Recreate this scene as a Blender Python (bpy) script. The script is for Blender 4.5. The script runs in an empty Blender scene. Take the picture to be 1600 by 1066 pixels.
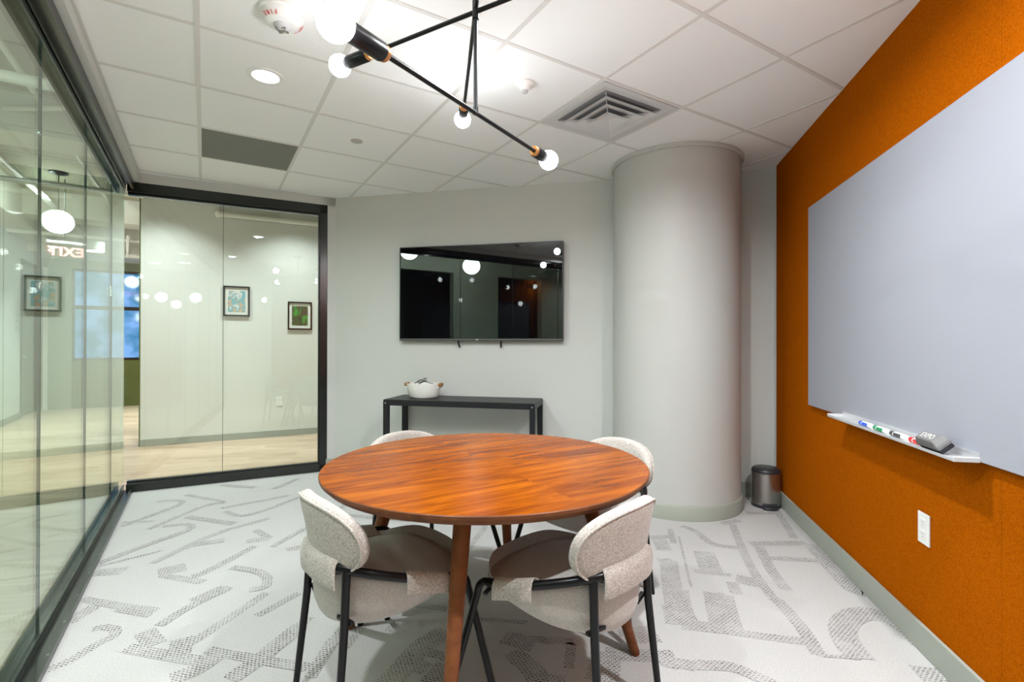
import bpy, bmesh, math, random
from mathutils import Vector, Matrix
random.seed(7)
PI = math.pi
R = math.radians
scene = bpy.context.scene
COL = scene.collection

# ------------------------------------------------------------------ camera, world, exposure, lights
cam_d = bpy.data.cameras.new('camera')
cam = bpy.data.objects.new('camera', cam_d)
COL.objects.link(cam)
cam_d.sensor_width = 36.0
cam_d.lens = 36.0 * 780.0 / 1600.0
cam_d.clip_start = 0.02
cam_d.clip_end = 100
CAM_ROLL = 0.002
cam.matrix_world = (Matrix.Translation((0, 0, 1.25)) @ Matrix.Rotation(R(90) + 0.003, 4, 'X')
                    @ Matrix.Rotation(CAM_ROLL, 4, 'Z'))
scene.camera = cam

world = bpy.data.worlds.new('world')
scene.world = world
world.use_nodes = True
world.node_tree.nodes['Background'].inputs[0].default_value = (0.55, 0.62, 0.7, 1)
world.node_tree.nodes['Background'].inputs[1].default_value = 0.15

scene.view_settings.view_transform = 'Standard'
scene.view_settings.look = 'None'
scene.view_settings.gamma = 1.0
scene.view_settings.use_curve_mapping = False
scene.view_settings.exposure = 0.42


def lamp(name, kind, loc, power, color=(1, 1, 1), size=0.1, spread=170, target=None, blend=0.6, cone=120):
    d = bpy.data.lights.new(name, kind)
    d.energy = power
    d.color = color
    if kind == 'AREA':
        d.shape = 'DISK'
        d.size = size
        d.spread = R(spread)
    elif kind == 'SPOT':
        d.spot_size = R(cone)
        d.spot_blend = blend
        d.shadow_soft_size = size
    else:
        d.shadow_soft_size = size
    o = bpy.data.objects.new(name, d)
    o.location = loc
    COL.objects.link(o)
    return o


NEUT = (0.92, 0.97, 1.0)
CORR = (0.92, 0.97, 1.0)
# recessed downlights of the meeting room (one is in view; the last two are unseen, added for light)
DOWNLIGHTS = [(-1.309, 2.643), (0.47, 1.95), (-0.75, 0.75), (1.15, 0.75)]
DOWN_POWER = [22, 28, 22, 40]
for (x, y), p in zip(DOWNLIGHTS, DOWN_POWER):
    lamp('downlight_lamp', 'AREA', (x, y, 2.648), p, NEUT, 0.08, 165)
# unseen lamps without fixtures, added to light the corridor and lobby
LOBBY_FILL = [(-3.9, 5.4, 20), (-2.6, 6.05, 20), (-1.0, 6.7, 14), (-6.6, 8.6, 50), (-4.9, 4.9, 12),
               (-3.4, 2.7, 7), (-2.2, 0.6, 6), (-6.1, 6.6, 65), (0.6, -5.0, 25), (2.0, -7.5, 25), (-1.2, -1.8, 16)]
for x, y, p in LOBBY_FILL:
    lamp('corridor_fill', 'AREA', (x, y, 3.30), p * 0.95, CORR, 0.2, 100)

# ------------------------------------------------------------------ helpers
def tag(o, label=None, cat=None, group=None, kind=None):
    if label: o['label'] = label
    if cat: o['category'] = cat
    if group: o['group'] = group
    if kind: o['kind'] = kind
    return o


def empty(name, loc=(0, 0, 0), rz=0.0):
    o = bpy.data.objects.new(name, None)
    o.empty_display_size = 0.1
    o.location = loc
    o.rotation_euler = (0, 0, rz)
    COL.objects.link(o)
    return o


def thing(name, label, cat, loc=(0, 0, 0), rz=0.0, group=None):
    return tag(empty(name, loc, rz), label, cat, group)


def obj(name, bm, mats, parent=None, smooth=True, angle=40):
    me = bpy.data.meshes.new(name)
    bmesh.ops.recalc_face_normals(bm, faces=bm.faces[:])
    bm.to_mesh(me)
    bm.free()
    if not isinstance(mats, (list, tuple)):
        mats = [mats]
    for m in mats:
        me.materials.append(m)
    if smooth:
        for p in me.polygons:
            p.use_smooth = True
        try:
            me.set_sharp_from_angle(angle=R(angle))
        except Exception:
            pass
    o = bpy.data.objects.new(name, me)
    COL.objects.link(o)
    if parent:
        o.parent = parent
    return o


def copy_tree(o, parent=None):
    c = o.copy()
    COL.objects.link(c)
    if parent is not None:
        c.parent = parent
    for ch in [x for x in COL.objects if x.parent == o]:
        copy_tree(ch, c)
    return c


def box(bm, c, s, rot=None, bev=0.0, seg=2, mat=0):
    """box centred at c with full size s"""
    t = bmesh.new()
    bmesh.ops.create_cube(t, size=1.0)
    bmesh.ops.scale(t, vec=s, verts=t.verts)
    if bev > 0:
        bmesh.ops.bevel(t, geom=t.edges[:], offset=bev, segments=seg, profile=0.5, affect='EDGES')
    M = Matrix.Translation(c)
    if rot is not None:
        M = M @ rot
    merge(bm, t, M, mat)


def merge(bm, t, M=None, mat=None):
    if M is not None:
        bmesh.ops.transform(t, matrix=M, verts=t.verts)
    vm = {}
    for v in t.verts:
        vm[v] = bm.verts.new(v.co)
    for f in t.faces:
        try:
            nf = bm.faces.new([vm[v] for v in f.verts])
            nf.material_index = f.material_index if mat is None else mat
        except ValueError:
            pass
    t.free()


def lathe(bm, prof, n=32, c=(0, 0, 0), rot=None, mat=0, sx=1.0, sy=1.0):
    """revolve profile [(r,z)...] about z"""
    M = Matrix.Translation(c)
    if rot is not None:
        M = M @ rot
    rings = []
    for r, z in prof:
        if r < 1e-6:
            rings.append([bm.verts.new(M @ Vector((0, 0, z)))])
        else:
            rings.append([bm.verts.new(M @ Vector((r * sx * math.cos(2 * PI * i / n), r * sy * math.sin(2 * PI * i / n), z)))
                          for i in range(n)])
    for a, b in zip(rings[:-1], rings[1:]):
        for i in range(n):
            j = (i + 1) % n
            if len(a) == 1 and len(b) == 1:
                continue
            if len(a) == 1:
                f = bm.faces.new([a[0], b[i], b[j]])
            elif len(b) == 1:
                f = bm.faces.new([a[i], a[j], b[0]])
            else:
                f = bm.faces.new([a[i], a[j], b[j], b[i]])
            f.material_index = mat


def tube(bm, pts, r, n=12, cap=True, mat=0):
    """tube along points; r a number or a list of radii"""
    pts = [Vector(p) for p in pts]
    m = len(pts)
    rs = r if isinstance(r, (list, tuple)) else [r] * m
    tang = []
    for i in range(m):
        a = pts[max(0, i - 1)]
        b = pts[min(m - 1, i + 1)]
        tang.append((b - a).normalized())
    up = Vector((0, 0, 1))
    if abs(tang[0].dot(up)) > 0.95:
        up = Vector((1, 0, 0))
    nrm = (up - tang[0] * up.dot(tang[0])).normalized()
    rings = []
    for i in range(m):
        t = tang[i]
        nrm = (nrm - t * nrm.dot(t)).normalized()
        bn = t.cross(nrm)
        rings.append([bm.verts.new(pts[i] + (nrm * math.cos(2 * PI * k / n) + bn * math.sin(2 * PI * k / n)) * rs[i])
                      for k in range(n)])
    for a, b in zip(rings[:-1], rings[1:]):
        for k in range(n):
            j = (k + 1) % n
            f = bm.faces.new([a[k], a[j], b[j], b[k]])
            f.material_index = mat
    if cap:
        f = bm.faces.new(rings[0][::-1]); f.material_index = mat
        f = bm.faces.new(rings[-1]); f.material_index = mat


def catmull(pts, sub=6):
    pts = [Vector(p) for p in pts]
    P = [pts[0] * 2 - pts[1]] + pts + [pts[-1] * 2 - pts[-2]]
    out = []
    for i in range(1, len(P) - 2):
        for k in range(sub):
            t = k / sub
            a, b, c, d = P[i - 1], P[i], P[i + 1], P[i + 2]
            out.append(0.5 * ((2 * b) + (c - a) * t + (2 * a - 5 * b + 4 * c - d) * t * t + (3 * b - a - 3 * c + d) * t ** 3))
    out.append(pts[-1])
    return out


def prism(bm, poly, z0, z1, mat=0):
    lo = [bm.verts.new((x, y, z0)) for x, y in poly]
    hi = [bm.verts.new((x, y, z1)) for x, y in poly]
    n = len(poly)
    f = bm.faces.new(lo[::-1]); f.material_index = mat
    f = bm.faces.new(hi); f.material_index = mat
    for i in range(n):
        j = (i + 1) % n
        f = bm.faces.new([lo[i], lo[j], hi[j], hi[i]]); f.material_index = mat


def sphere(bm, c, r, u=24, v=16, sz=1.0, mat=0):
    t = bmesh.new()
    bmesh.ops.create_uvsphere(t, u_segments=u, v_segments=v, radius=r)
    merge(bm, t, Matrix.Translation(c) @ Matrix.Diagonal((1, 1, sz, 1)), mat)


def quad(bm, a, b, c, d, mat=0):
    f = bm.faces.new([bm.verts.new(p) for p in (a, b, c, d)])
    f.material_index = mat


def text_bm(bm, s, size, M, depth=0.001, mat=0, align='CENTER', spacing=1.0, bold=0.0):
    cu = bpy.data.curves.new('tmp_text', 'FONT')
    cu.body = s
    cu.size = size
    cu.extrude = depth
    cu.align_x = align
    cu.offset = bold
    cu.align_y = 'CENTER'
    cu.space_character = spacing
    o = bpy.data.objects.new('tmp_text', cu)
    COL.objects.link(o)
    dg = bpy.context.evaluated_depsgraph_get()
    me = bpy.data.meshes.new_from_object(o.evaluated_get(dg))
    t = bmesh.new()
    t.from_mesh(me)
    merge(bm, t, M, mat)
    bpy.data.objects.remove(o)
    bpy.data.curves.remove(cu)
    bpy.data.meshes.remove(me)


# ------------------------------------------------------------------ materials
def new_mat(name):
    m = bpy.data.materials.new(name)
    m.use_nodes = True
    nt = m.node_tree
    b = nt.nodes['Principled BSDF']
    return m, nt, b


def N(nt, kind, **kw):
    n = nt.nodes.new(kind)
    for k, v in kw.items():
        setattr(n, k, v)
    return n


def ramp(nt, stops, interp='LINEAR'):
    r = nt.nodes.new('ShaderNodeValToRGB')
    r.color_ramp.interpolation = interp
    e = r.color_ramp.elements
    while len(e) < len(stops):
        e.new(0.5)
    for i, (p, c) in enumerate(stops):
        e[i].position = p
        e[i].color = (c[0], c[1], c[2], 1)
    return r


def coords(nt, scale=(1, 1, 1), rot=(0, 0, 0)):
    tc = N(nt, 'ShaderNodeTexCoord')
    mp = N(nt, 'ShaderNodeMapping')
    mp.inputs['Scale'].default_value = scale
    mp.inputs['Rotation'].default_value = rot
    nt.links.new(tc.outputs['Object'], mp.inputs[0])
    return mp.outputs[0]


def paint(name, col, rough=0.6, spec=0.5, metal=0.0, bump=0.0, bscale=200, var=0.0, vscale=8):
    m, nt, b = new_mat(name)
    b.inputs['Base Color'].default_value = (*col, 1)
    b.inputs['Roughness'].default_value = rough
    b.inputs['Specular IOR Level'].default_value = spec
    b.inputs['Metallic'].default_value = metal
    L = nt.links.new
    if var > 0:
        co = coords(nt)
        n = N(nt, 'ShaderNodeTexNoise')
        n.inputs['Scale'].default_value = vscale
        n.inputs['Detail'].default_value = 4
        L(co, n.inputs['Vector'])
        rp = ramp(nt, [(0.25, [c * (1 - var) for c in col]), (0.75, [min(1, c * (1 + var)) for c in col])])
        L(n.outputs[0], rp.inputs[0])
        L(rp.outputs[0], b.inputs['Base Color'])
    if bump > 0:
        co = coords(nt)
        n = N(nt, 'ShaderNodeTexNoise')
        n.inputs['Scale'].default_value = bscale
        n.inputs['Detail'].default_value = 3
        L(co, n.inputs['Vector'])
        bp = N(nt, 'ShaderNodeBump')
        bp.inputs['Strength'].default_value = bump
        bp.inputs['Distance'].default_value = 0.004
        L(n.outputs[0], bp.inputs['Height'])
        L(bp.outputs[0], b.inputs['Normal'])
    return m


def emit(name, col, strength):
    m, nt, b = new_mat(name)
    b.inputs['Base Color'].default_value = (0.8, 0.8, 0.8, 1)
    b.inputs['Emission Color'].default_value = (*col, 1)
    b.inputs['Emission Strength'].default_value = strength
    return m


def glass_mat(name, tint=(0.93, 0.97, 0.94), ior=1.52):
    m = bpy.data.materials.new(name)
    m.use_nodes = True
    nt = m.node_tree
    nt.nodes.clear()
    L = nt.links.new
    out = N(nt, 'ShaderNodeOutputMaterial')
    mix = N(nt, 'ShaderNodeMixShader')
    tr = N(nt, 'ShaderNodeBsdfTransparent')
    tr.inputs[0].default_value = (*tint, 1)
    gl = N(nt, 'ShaderNodeBsdfGlossy')
    gl.inputs['Roughness'].default_value = 0.0
    gl.inputs['Color'].default_value = (1, 1, 1, 1)
    fr = N(nt, 'ShaderNodeFresnel')
    geo = N(nt, 'ShaderNodeNewGeometry')
    mx = N(nt, 'ShaderNodeMix')
    mx.data_type = 'FLOAT'
    mx.inputs[2].default_value = ior
    mx.inputs[3].default_value = 1.0 / ior
    L(geo.outputs['Backfacing'], mx.inputs[0])
    L(mx.outputs[0], fr.inputs['IOR'])
    L(fr.outputs[0], mix.inputs[0])
    L(tr.outputs[0], mix.inputs[1])
    L(gl.outputs[0], mix.inputs[2])
    L(mix.outputs[0], out.inputs[0])
    return m


def fabric_mat(name, ca, cb, scale=260, bump=0.6, rough=0.95, sheen=0.2, spec=0.15):
    m, nt, b = new_mat(name)
    L = nt.links.new
    co = coords(nt)
    v = N(nt, 'ShaderNodeTexNoise')
    v.inputs['Scale'].default_value = scale
    v.inputs['Detail'].default_value = 2
    L(co, v.inputs['Vector'])
    n = N(nt, 'ShaderNodeTexNoise')
    n.inputs['Scale'].default_value = scale * 0.35
    n.inputs['Detail'].default_value = 3
    L(co, n.inputs['Vector'])
    ad = N(nt, 'ShaderNodeMath', operation='ADD')
    L(v.outputs[0], ad.inputs[0]); L(n.outputs[0], ad.inputs[1])
    ml = N(nt, 'ShaderNodeMath', operation='MULTIPLY')
    ml.inputs[1].default_value = 0.5
    L(ad.outputs[0], ml.inputs[0])
    rp = ramp(nt, [(0.36, ca), (0.64, cb)])
    L(ml.outputs[0], rp.inputs[0])
    L(rp.outputs[0], b.inputs['Base Color'])
    b.inputs['Roughness'].default_value = rough
    b.inputs['Specular IOR Level'].default_value = spec
    b.inputs['Sheen Weight'].default_value = sheen
    bp = N(nt, 'ShaderNodeBump')
    bp.inputs['Strength'].default_value = bump
    bp.inputs['Distance'].default_value = 0.003
    L(ml.outputs[0], bp.inputs['Height'])
    L(bp.outputs[0], b.inputs['Normal'])
    return m


def carpet_mat(name, stroke):
    base_a, base_b = (0.40, 0.392, 0.38), (0.55, 0.542, 0.53)
    m, nt, b = new_mat(name)
    L = nt.links.new
    co = coords(nt)
    n = N(nt, 'ShaderNodeTexNoise')
    n.inputs['Scale'].default_value = 210
    n.inputs['Detail'].default_value = 4
    L(co, n.inputs['Vector'])
    rp = ramp(nt, [(0.3, base_a), (0.68, base_b)])
    L(n.outputs[0], rp.inputs[0])
    bp = N(nt, 'ShaderNodeBump')
    bp.inputs['Strength'].default_value = 0.5
    bp.inputs['Distance'].default_value = 0.003
    L(n.outputs[0], bp.inputs['Height'])
    L(bp.outputs[0], b.inputs['Normal'])
    b.inputs['Roughness'].default_value = 0.95
    b.inputs['Specular IOR Level'].default_value = 0.1
    if not stroke:
        L(rp.outputs[0], b.inputs['Base Color'])
        return m
    # woven dashes: rows of dark loops on the pale ground
    co2 = coords(nt, (1, 1, 1), (0, 0, R(13)))
    br = N(nt, 'ShaderNodeTexBrick')
    br.offset = 0.5
    br.inputs['Scale'].default_value = 1.0
    br.inputs['Brick Width'].default_value = 0.017
    br.inputs['Row Height'].default_value = 0.0115
    br.inputs['Mortar Size'].default_value = 0.0032
    br.inputs['Mortar Smooth'].default_value = 0.25
    br.inputs['Color1'].default_value = (1, 1, 1, 1)
    br.inputs['Color2'].default_value = (0.6, 0.6, 0.6, 1)
    br.inputs['Mortar'].default_value = (0, 0, 0, 1)
    wob = N(nt, 'ShaderNodeTexNoise')
    wob.inputs['Scale'].default_value = 45
    L(co, wob.inputs['Vector'])
    mv = N(nt, 'ShaderNodeVectorMath', operation='SCALE')
    mv.inputs['Scale'].default_value = 0.008
    L(wob.outputs[1], mv.inputs[0])
    av = N(nt, 'ShaderNodeVectorMath', operation='ADD')
    L(co2, av.inputs[0]); L(mv.outputs[0], av.inputs[1])
    L(av.outputs[0], br.inputs['Vector'])
    n2 = N(nt, 'ShaderNodeTexNoise')
    n2.inputs['Scale'].default_value = 9
    n2.inputs['Detail'].default_value = 5
    L(co, n2.inputs['Vector'])
    r2_ = ramp(nt, [(0.34, (0.55,) * 3), (0.55, (1,) * 3)])
    L(n2.outputs[0], r2_.inputs[0])
    mm = N(nt, 'ShaderNodeMath', operation='MULTIPLY')
    L(br.outputs[0], mm.inputs[0]); L(r2_.outputs[0], mm.inputs[1])
    mix = N(nt, 'ShaderNodeMix')
    mix.data_type = 'RGBA'
    L(mm.outputs[0], mix.inputs[0])
    L(rp.outputs[0], mix.inputs[6])
    mix.inputs[7].default_value = (0.085, 0.070, 0.057, 1)
    L(mix.outputs[2], b.inputs['Base Color'])
    return m


def wood_mat(name, stops, plank=(0.11, 1.3), rot=0.0, rough=0.3, knots=True, vary=0.35, stretch=14):
    m, nt, b = new_mat(name)
    L = nt.links.new
    co = coords(nt, (1, 1, 1), (0, 0, rot))
    br = N(nt, 'ShaderNodeTexBrick')
    br.offset = 0.37
    br.inputs['Scale'].default_value = 1.0
    br.inputs['Brick Width'].default_value = plank[1]
    br.inputs['Row Height'].default_value = plank[0]
    br.inputs['Mortar Size'].default_value = 0.0004
    br.inputs['Color1'].default_value = (0, 0, 0, 1)
    br.inputs['Color2'].default_value = (1, 1, 1, 1)
    br.inputs['Mortar'].default_value = (0.5, 0.5, 0.5, 1)
    L(co, br.inputs['Vector'])
    # shift the grain per plank
    sc = N(nt, 'ShaderNodeVectorMath', operation='SCALE')
    sc.inputs['Scale'].default_value = 3.7
    L(br.outputs[0], sc.inputs[0])
    ad = N(nt, 'ShaderNodeVectorMath', operation='ADD')
    L(co, ad.inputs[0]); L(sc.outputs[0], ad.inputs[1])
    mp = N(nt, 'ShaderNodeMapping')
    mp.inputs['Scale'].default_value = (1.3, stretch, stretch)
    L(ad.outputs[0], mp.inputs[0])
    n1 = N(nt, 'ShaderNodeTexNoise')
    n1.inputs['Scale'].default_value = 1.6
    n1.inputs['Detail'].default_value = 8
    n1.inputs['Roughness'].default_value = 0.62
    n1.inputs['Distortion'].default_value = 1.1
    L(mp.outputs[0], n1.inputs['Vector'])
    # large soft tone change
    n2 = N(nt, 'ShaderNodeTexNoise')
    n2.inputs['Scale'].default_value = 3.2
    n2.inputs['Detail'].default_value = 2
    mp2 = N(nt, 'ShaderNodeMapping')
    mp2.inputs['Scale'].default_value = (0.6, 1.6, 1)
    L(ad.outputs[0], mp2.inputs[0])
    L(mp2.outputs[0], n2.inputs['Vector'])
    def mul(a, k):
        q = N(nt, 'ShaderNodeMath', operation='MULTIPLY'); q.inputs[1].default_value = k
        L(a, q.inputs[0]); return q.outputs[0]
    def add(a, c):
        q = N(nt, 'ShaderNodeMath', operation='ADD')
        L(a, q.inputs[0]); L(c, q.inputs[1]); return q.outputs[0]
    tot = add(add(mul(n1.outputs[0], 0.62), mul(n2.outputs[0], 0.38 * (1 - vary * 0.3))), mul(br.outputs[0], vary * 0.16))
    rp = ramp(nt, stops)
    L(tot, rp.inputs[0])
    colr = rp.outputs[0]
    if knots:
        vo = N(nt, 'ShaderNodeTexVoronoi')
        vo.inputs['Scale'].default_value = 4.2
        mp3 = N(nt, 'ShaderNodeMapping')
        mp3.inputs['Scale'].default_value = (0.55, 1.15, 1)
        L(ad.outputs[0], mp3.inputs[0]); L(mp3.outputs[0], vo.inputs['Vector'])
        kr = ramp(nt, [(0.0, (1,) * 3), (0.055, (0.75,) * 3), (0.12, (0,) * 3)])
        L(vo.outputs['Distance'], kr.inputs[0])
        mk = N(nt, 'ShaderNodeMix'); mk.data_type = 'RGBA'
        L(kr.outputs[0], mk.inputs[0])
        L(colr, mk.inputs[6])
        c0 = stops[0][1]
        mk.inputs[7].default_value = (c0[0] * 0.75, c0[1] * 0.6, c0[2] * 0.6, 1)
        colr = mk.outputs[2]
    L(colr, b.inputs['Base Color'])
    b.inputs['Specular IOR Level'].default_value = 0.14
    b.inputs['Roughness'].default_value = rough
    bp = N(nt, 'ShaderNodeBump')
    bp.inputs['Strength'].default_value = 0.06
    L(n1.outputs[0], bp.inputs['Height'])
    L(bp.outputs[0], b.inputs['Normal'])
    return m


def art_mat(name, cols, scale, seed):
    m, nt, b = new_mat(name)
    L = nt.links.new
    co = coords(nt)
    mp = N(nt, 'ShaderNodeMapping')
    mp.inputs['Location'].default_value = (seed, seed * 1.7, seed * 0.3)
    mp.inputs['Scale'].default_value = (scale, scale, scale * 0.7)
    L(co, mp.inputs[0])
    n = N(nt, 'ShaderNodeTexNoise')
    n.inputs['Scale'].default_value = 1.0
    n.inputs['Detail'].default_value = 5
    n.inputs['Distortion'].default_value = 1.4
    L(mp.outputs[0], n.inputs['Vector'])
    k = len(cols)
    rp = ramp(nt, [(0.28 + 0.46 * i / (k - 1), c) for i, c in enumerate(cols)], 'CONSTANT')
    L(n.outputs[0], rp.inputs[0])
    L(rp.outputs[0], b.inputs['Base Color'])
    b.inputs['Roughness'].default_value = 0.5
    return m


M_sage = paint('sage_wall_paint', (0.59, 0.60, 0.57), 0.7, 0.3, bump=0.05, bscale=350)
M_column = paint('column_paint', (0.50, 0.50, 0.475), 0.45, 0.4, bump=0.04, bscale=300)
M_base = paint('baseboard_vinyl', (0.34, 0.36, 0.31), 0.5, 0.4)
M_tile = paint('ceiling_tile', (0.88, 0.885, 0.885), 0.9, 0.2, bump=0.12, bscale=260)
M_tbar = paint('ceiling_grid', (0.70, 0.69, 0.67), 0.5, 0.3)
M_white = paint('white_plastic', (0.82, 0.82, 0.80), 0.4, 0.5)
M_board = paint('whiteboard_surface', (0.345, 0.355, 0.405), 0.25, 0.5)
M_alu = paint('aluminium', (0.72, 0.72, 0.74), 0.35, 0.5, metal=0.6)
M_black = paint('black_powder_coat', (0.006, 0.006, 0.007), 0.3, 0.28)
M_blackgloss = paint('black_gloss_frame', (0.010, 0.013, 0.012), 0.2, 0.55)
M_console = paint('charcoal_metal', (0.013, 0.013, 0.015), 0.42, 0.35)
M_copper = paint('copper_collar', (0.75, 0.33, 0.12), 0.3, 0.5, metal=0.85)
M_trackgreen = paint('track_metal', (0.012, 0.020, 0.017), 0.2, 0.6)
M_track = paint('dark_track_metal', (0.014, 0.016, 0.014), 0.28, 0.6)
M_bulb = emit('bulb_glow', (0.93, 0.97, 1.0), 54)
M_down = emit('downlight_glow', (0.98, 0.99, 1.0), 9)
M_globe = emit('globe_glow', (1.0, 0.985, 0.95), 24)
M_glass = glass_mat('partition_glass')
M_glassgreen = glass_mat('side_glass_green', (0.86, 0.975, 0.915))
M_edge = paint('glass_edge_green', (0.10, 0.20, 0.14), 0.2, 0.6)
M_seam = paint('pane_seam', (0.03, 0.04, 0.035), 0.4, 0.4)
M_carpet = carpet_mat('carpet', False)
M_carpet2 = carpet_mat('carpet_pattern', True)
M_fab = fabric_mat('boucle_fabric', (0.27, 0.245, 0.22), (0.62, 0.565, 0.515), scale=480, bump=0.6)
M_seatfab = fabric_mat('seat_fabric', (0.38, 0.355, 0.33), (0.58, 0.54, 0.505), scale=560, bump=0.3)
M_orange = fabric_mat('rust_felt', (0.25, 0.052, 0.001), (0.47, 0.113, 0.003), scale=620, bump=0.35, rough=0.95, sheen=0.0, spec=0.0)
M_table = wood_mat('acacia_top', [(0.34, (0.085, 0.015, 0.001)), (0.45, (0.18, 0.036, 0.001)), (0.55, (0.28, 0.066, 0.001)), (0.70, (0.40, 0.112, 0.002))], plank=(0.12, 5.0), rot=0, rough=0.24, stretch=10)
M_tabedge = wood_mat('acacia_edge', [(0.3, (0.07, 0.025, 0.012)), (0.7, (0.20, 0.072, 0.028))], plank=(5, 5), rough=0.4, knots=False, stretch=9)
M_legwood = wood_mat('acacia_legs', [(0.3, (0.11, 0.036, 0.014)), (0.7, (0.26, 0.095, 0.036))], plank=(5, 5), rough=0.35, knots=False, stretch=9)
M_plank = wood_mat('corridor_planks', [(0.3, (0.30, 0.21, 0.135)), (0.5, (0.44, 0.325, 0.22)), (0.7, (0.56, 0.43, 0.31))], plank=(0.16, 1.2), rot=R(-12), rough=0.35, knots=False, vary=0.9)
M_corr = paint('corridor_wall_paint', (0.70, 0.71, 0.665), 0.6, 0.4)
M_corrdark = paint('lobby_green_paint', (0.30, 0.34, 0.25), 0.6, 0.3)
M_olive = paint('olive_panel', (0.10, 0.12, 0.03), 0.6, 0.3)
M_deck = paint('deck_paint', (0.36, 0.345, 0.26), 0.8, 0.2)
M_beam = paint('beam_paint', (0.74, 0.73, 0.66), 0.7, 0.2)
M_pipe = paint('pipe_white', (0.86, 0.85, 0.80), 0.45, 0.4)
M_greypanel = paint('grey_ceiling_panel', (0.22, 0.22, 0.205), 0.7, 0.2)
M_duct = paint('duct_dark', (0.25, 0.25, 0.26), 0.6, 0.3)
M_greymetal = paint('grey_metal', (0.50, 0.50, 0.51), 0.4, 0.4)
M_ventwhite = paint('vent_white', (0.62, 0.62, 0.62), 0.45, 0.4)
M_steel = paint('brushed_steel', (0.46, 0.44, 0.42), 0.28, 0.5, metal=0.95)
M_darklid = paint('dark_lid', (0.03, 0.03, 0.034), 0.35, 0.5)
M_ceram = paint('cream_ceramic', (0.78, 0.76, 0.72), 0.35, 0.5, bump=0.05, bscale=60)
M_handle = paint('oiled_wood_handle', (0.36, 0.15, 0.04), 0.45, 0.4, var=0.3, vscale=40)
M_red = paint('red_print', (0.62, 0.03, 0.03), 0.5, 0.4)
M_exit = emit('exit_red', (1.0, 0.01, 0.015), 4)
M_mat = paint('picture_mat', (0.76, 0.75, 0.70), 0.7, 0.2)
M_doorgreen = paint('grey_green_door', (0.26, 0.30, 0.25), 0.5, 0.4)
M_cord = paint('dark_cord', (0.03, 0.03, 0.03), 0.5, 0.4)


def tv_mat():
    m, nt, b = new_mat('tv_screen')
    b.inputs['Base Color'].default_value = (0.002, 0.002, 0.003, 1)
    b.inputs['Roughness'].default_value = 0.015
    b.inputs['IOR'].default_value = 1.75
    return m


M_tv = tv_mat()

# ------------------------------------------------------------------ layout of the place (metres)
H_CEIL = 2.66
H_DECK = 3.42
TH = R(12.5)
Cc = Vector((2.125, 4.03, 0))                       # corner of the screen wall and the rust wall
r1 = Vector((math.cos(TH), -math.sin(TH), 0))       # along the screen wall, to the right
r2 = Vector((math.sin(TH), math.cos(TH), 0))        # along the rust wall, away from the camera
AG = R(31.6)
e1 = Vector((math.cos(AG), math.sin(AG), 0))        # ceiling grid axes; the side glass runs along e2
e2 = Vector((-math.sin(AG), math.cos(AG), 0))
BG = R(27.35)
g1 = Vector((math.cos(BG), math.sin(BG), 0))        # along the far glass
g2 = Vector((-math.sin(BG), math.cos(BG), 0))
RZ_TV, RZ_RUST, RZ_FAR, RZ_SIDE = -TH, -TH - PI / 2, BG, AG + PI / 2


def isect(p, d, q, e):
    k = d.x * e.y - d.y * e.x
    t = ((q.x - p.x) * e.y - (q.y - p.y) * e.x) / k
    return p + d * t


def nm(n, m, z=0.0):
    return e1 * n + e2 * m + Vector((0, 0, z))


Bp = Vector((-1.70, 4.90, 0))                       # on the inner face line of the far glass frame
Ac = isect(Cc, r1, Bp, g1)                          # corner screen wall / far glass
N_IN = -0.508                                       # inner edge of side track
Gc = isect(e1 * N_IN, e2, Bp, g1)                   # corner of the two glass walls
REAR = Cc - r2 * 5.3
RL = isect(REAR, r1, e1 * N_IN, e2)
room = [Cc, Ac, Gc, RL, REAR]


def struct(name, bm, m, parent=None, smooth=False, loc=None, rz=0.0):
    o = obj(name, bm, m, parent, smooth=smooth)
    if loc is not None:
        o.location = loc
        o.rotation_euler = (0, 0, rz)
    if parent is None:
        o['kind'] = 'structure'
    return o


def struct_empty(name, loc=(0, 0, 0), rz=0.0):
    o = empty(name, loc, rz)
    o['kind'] = 'structure'
    return o


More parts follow.
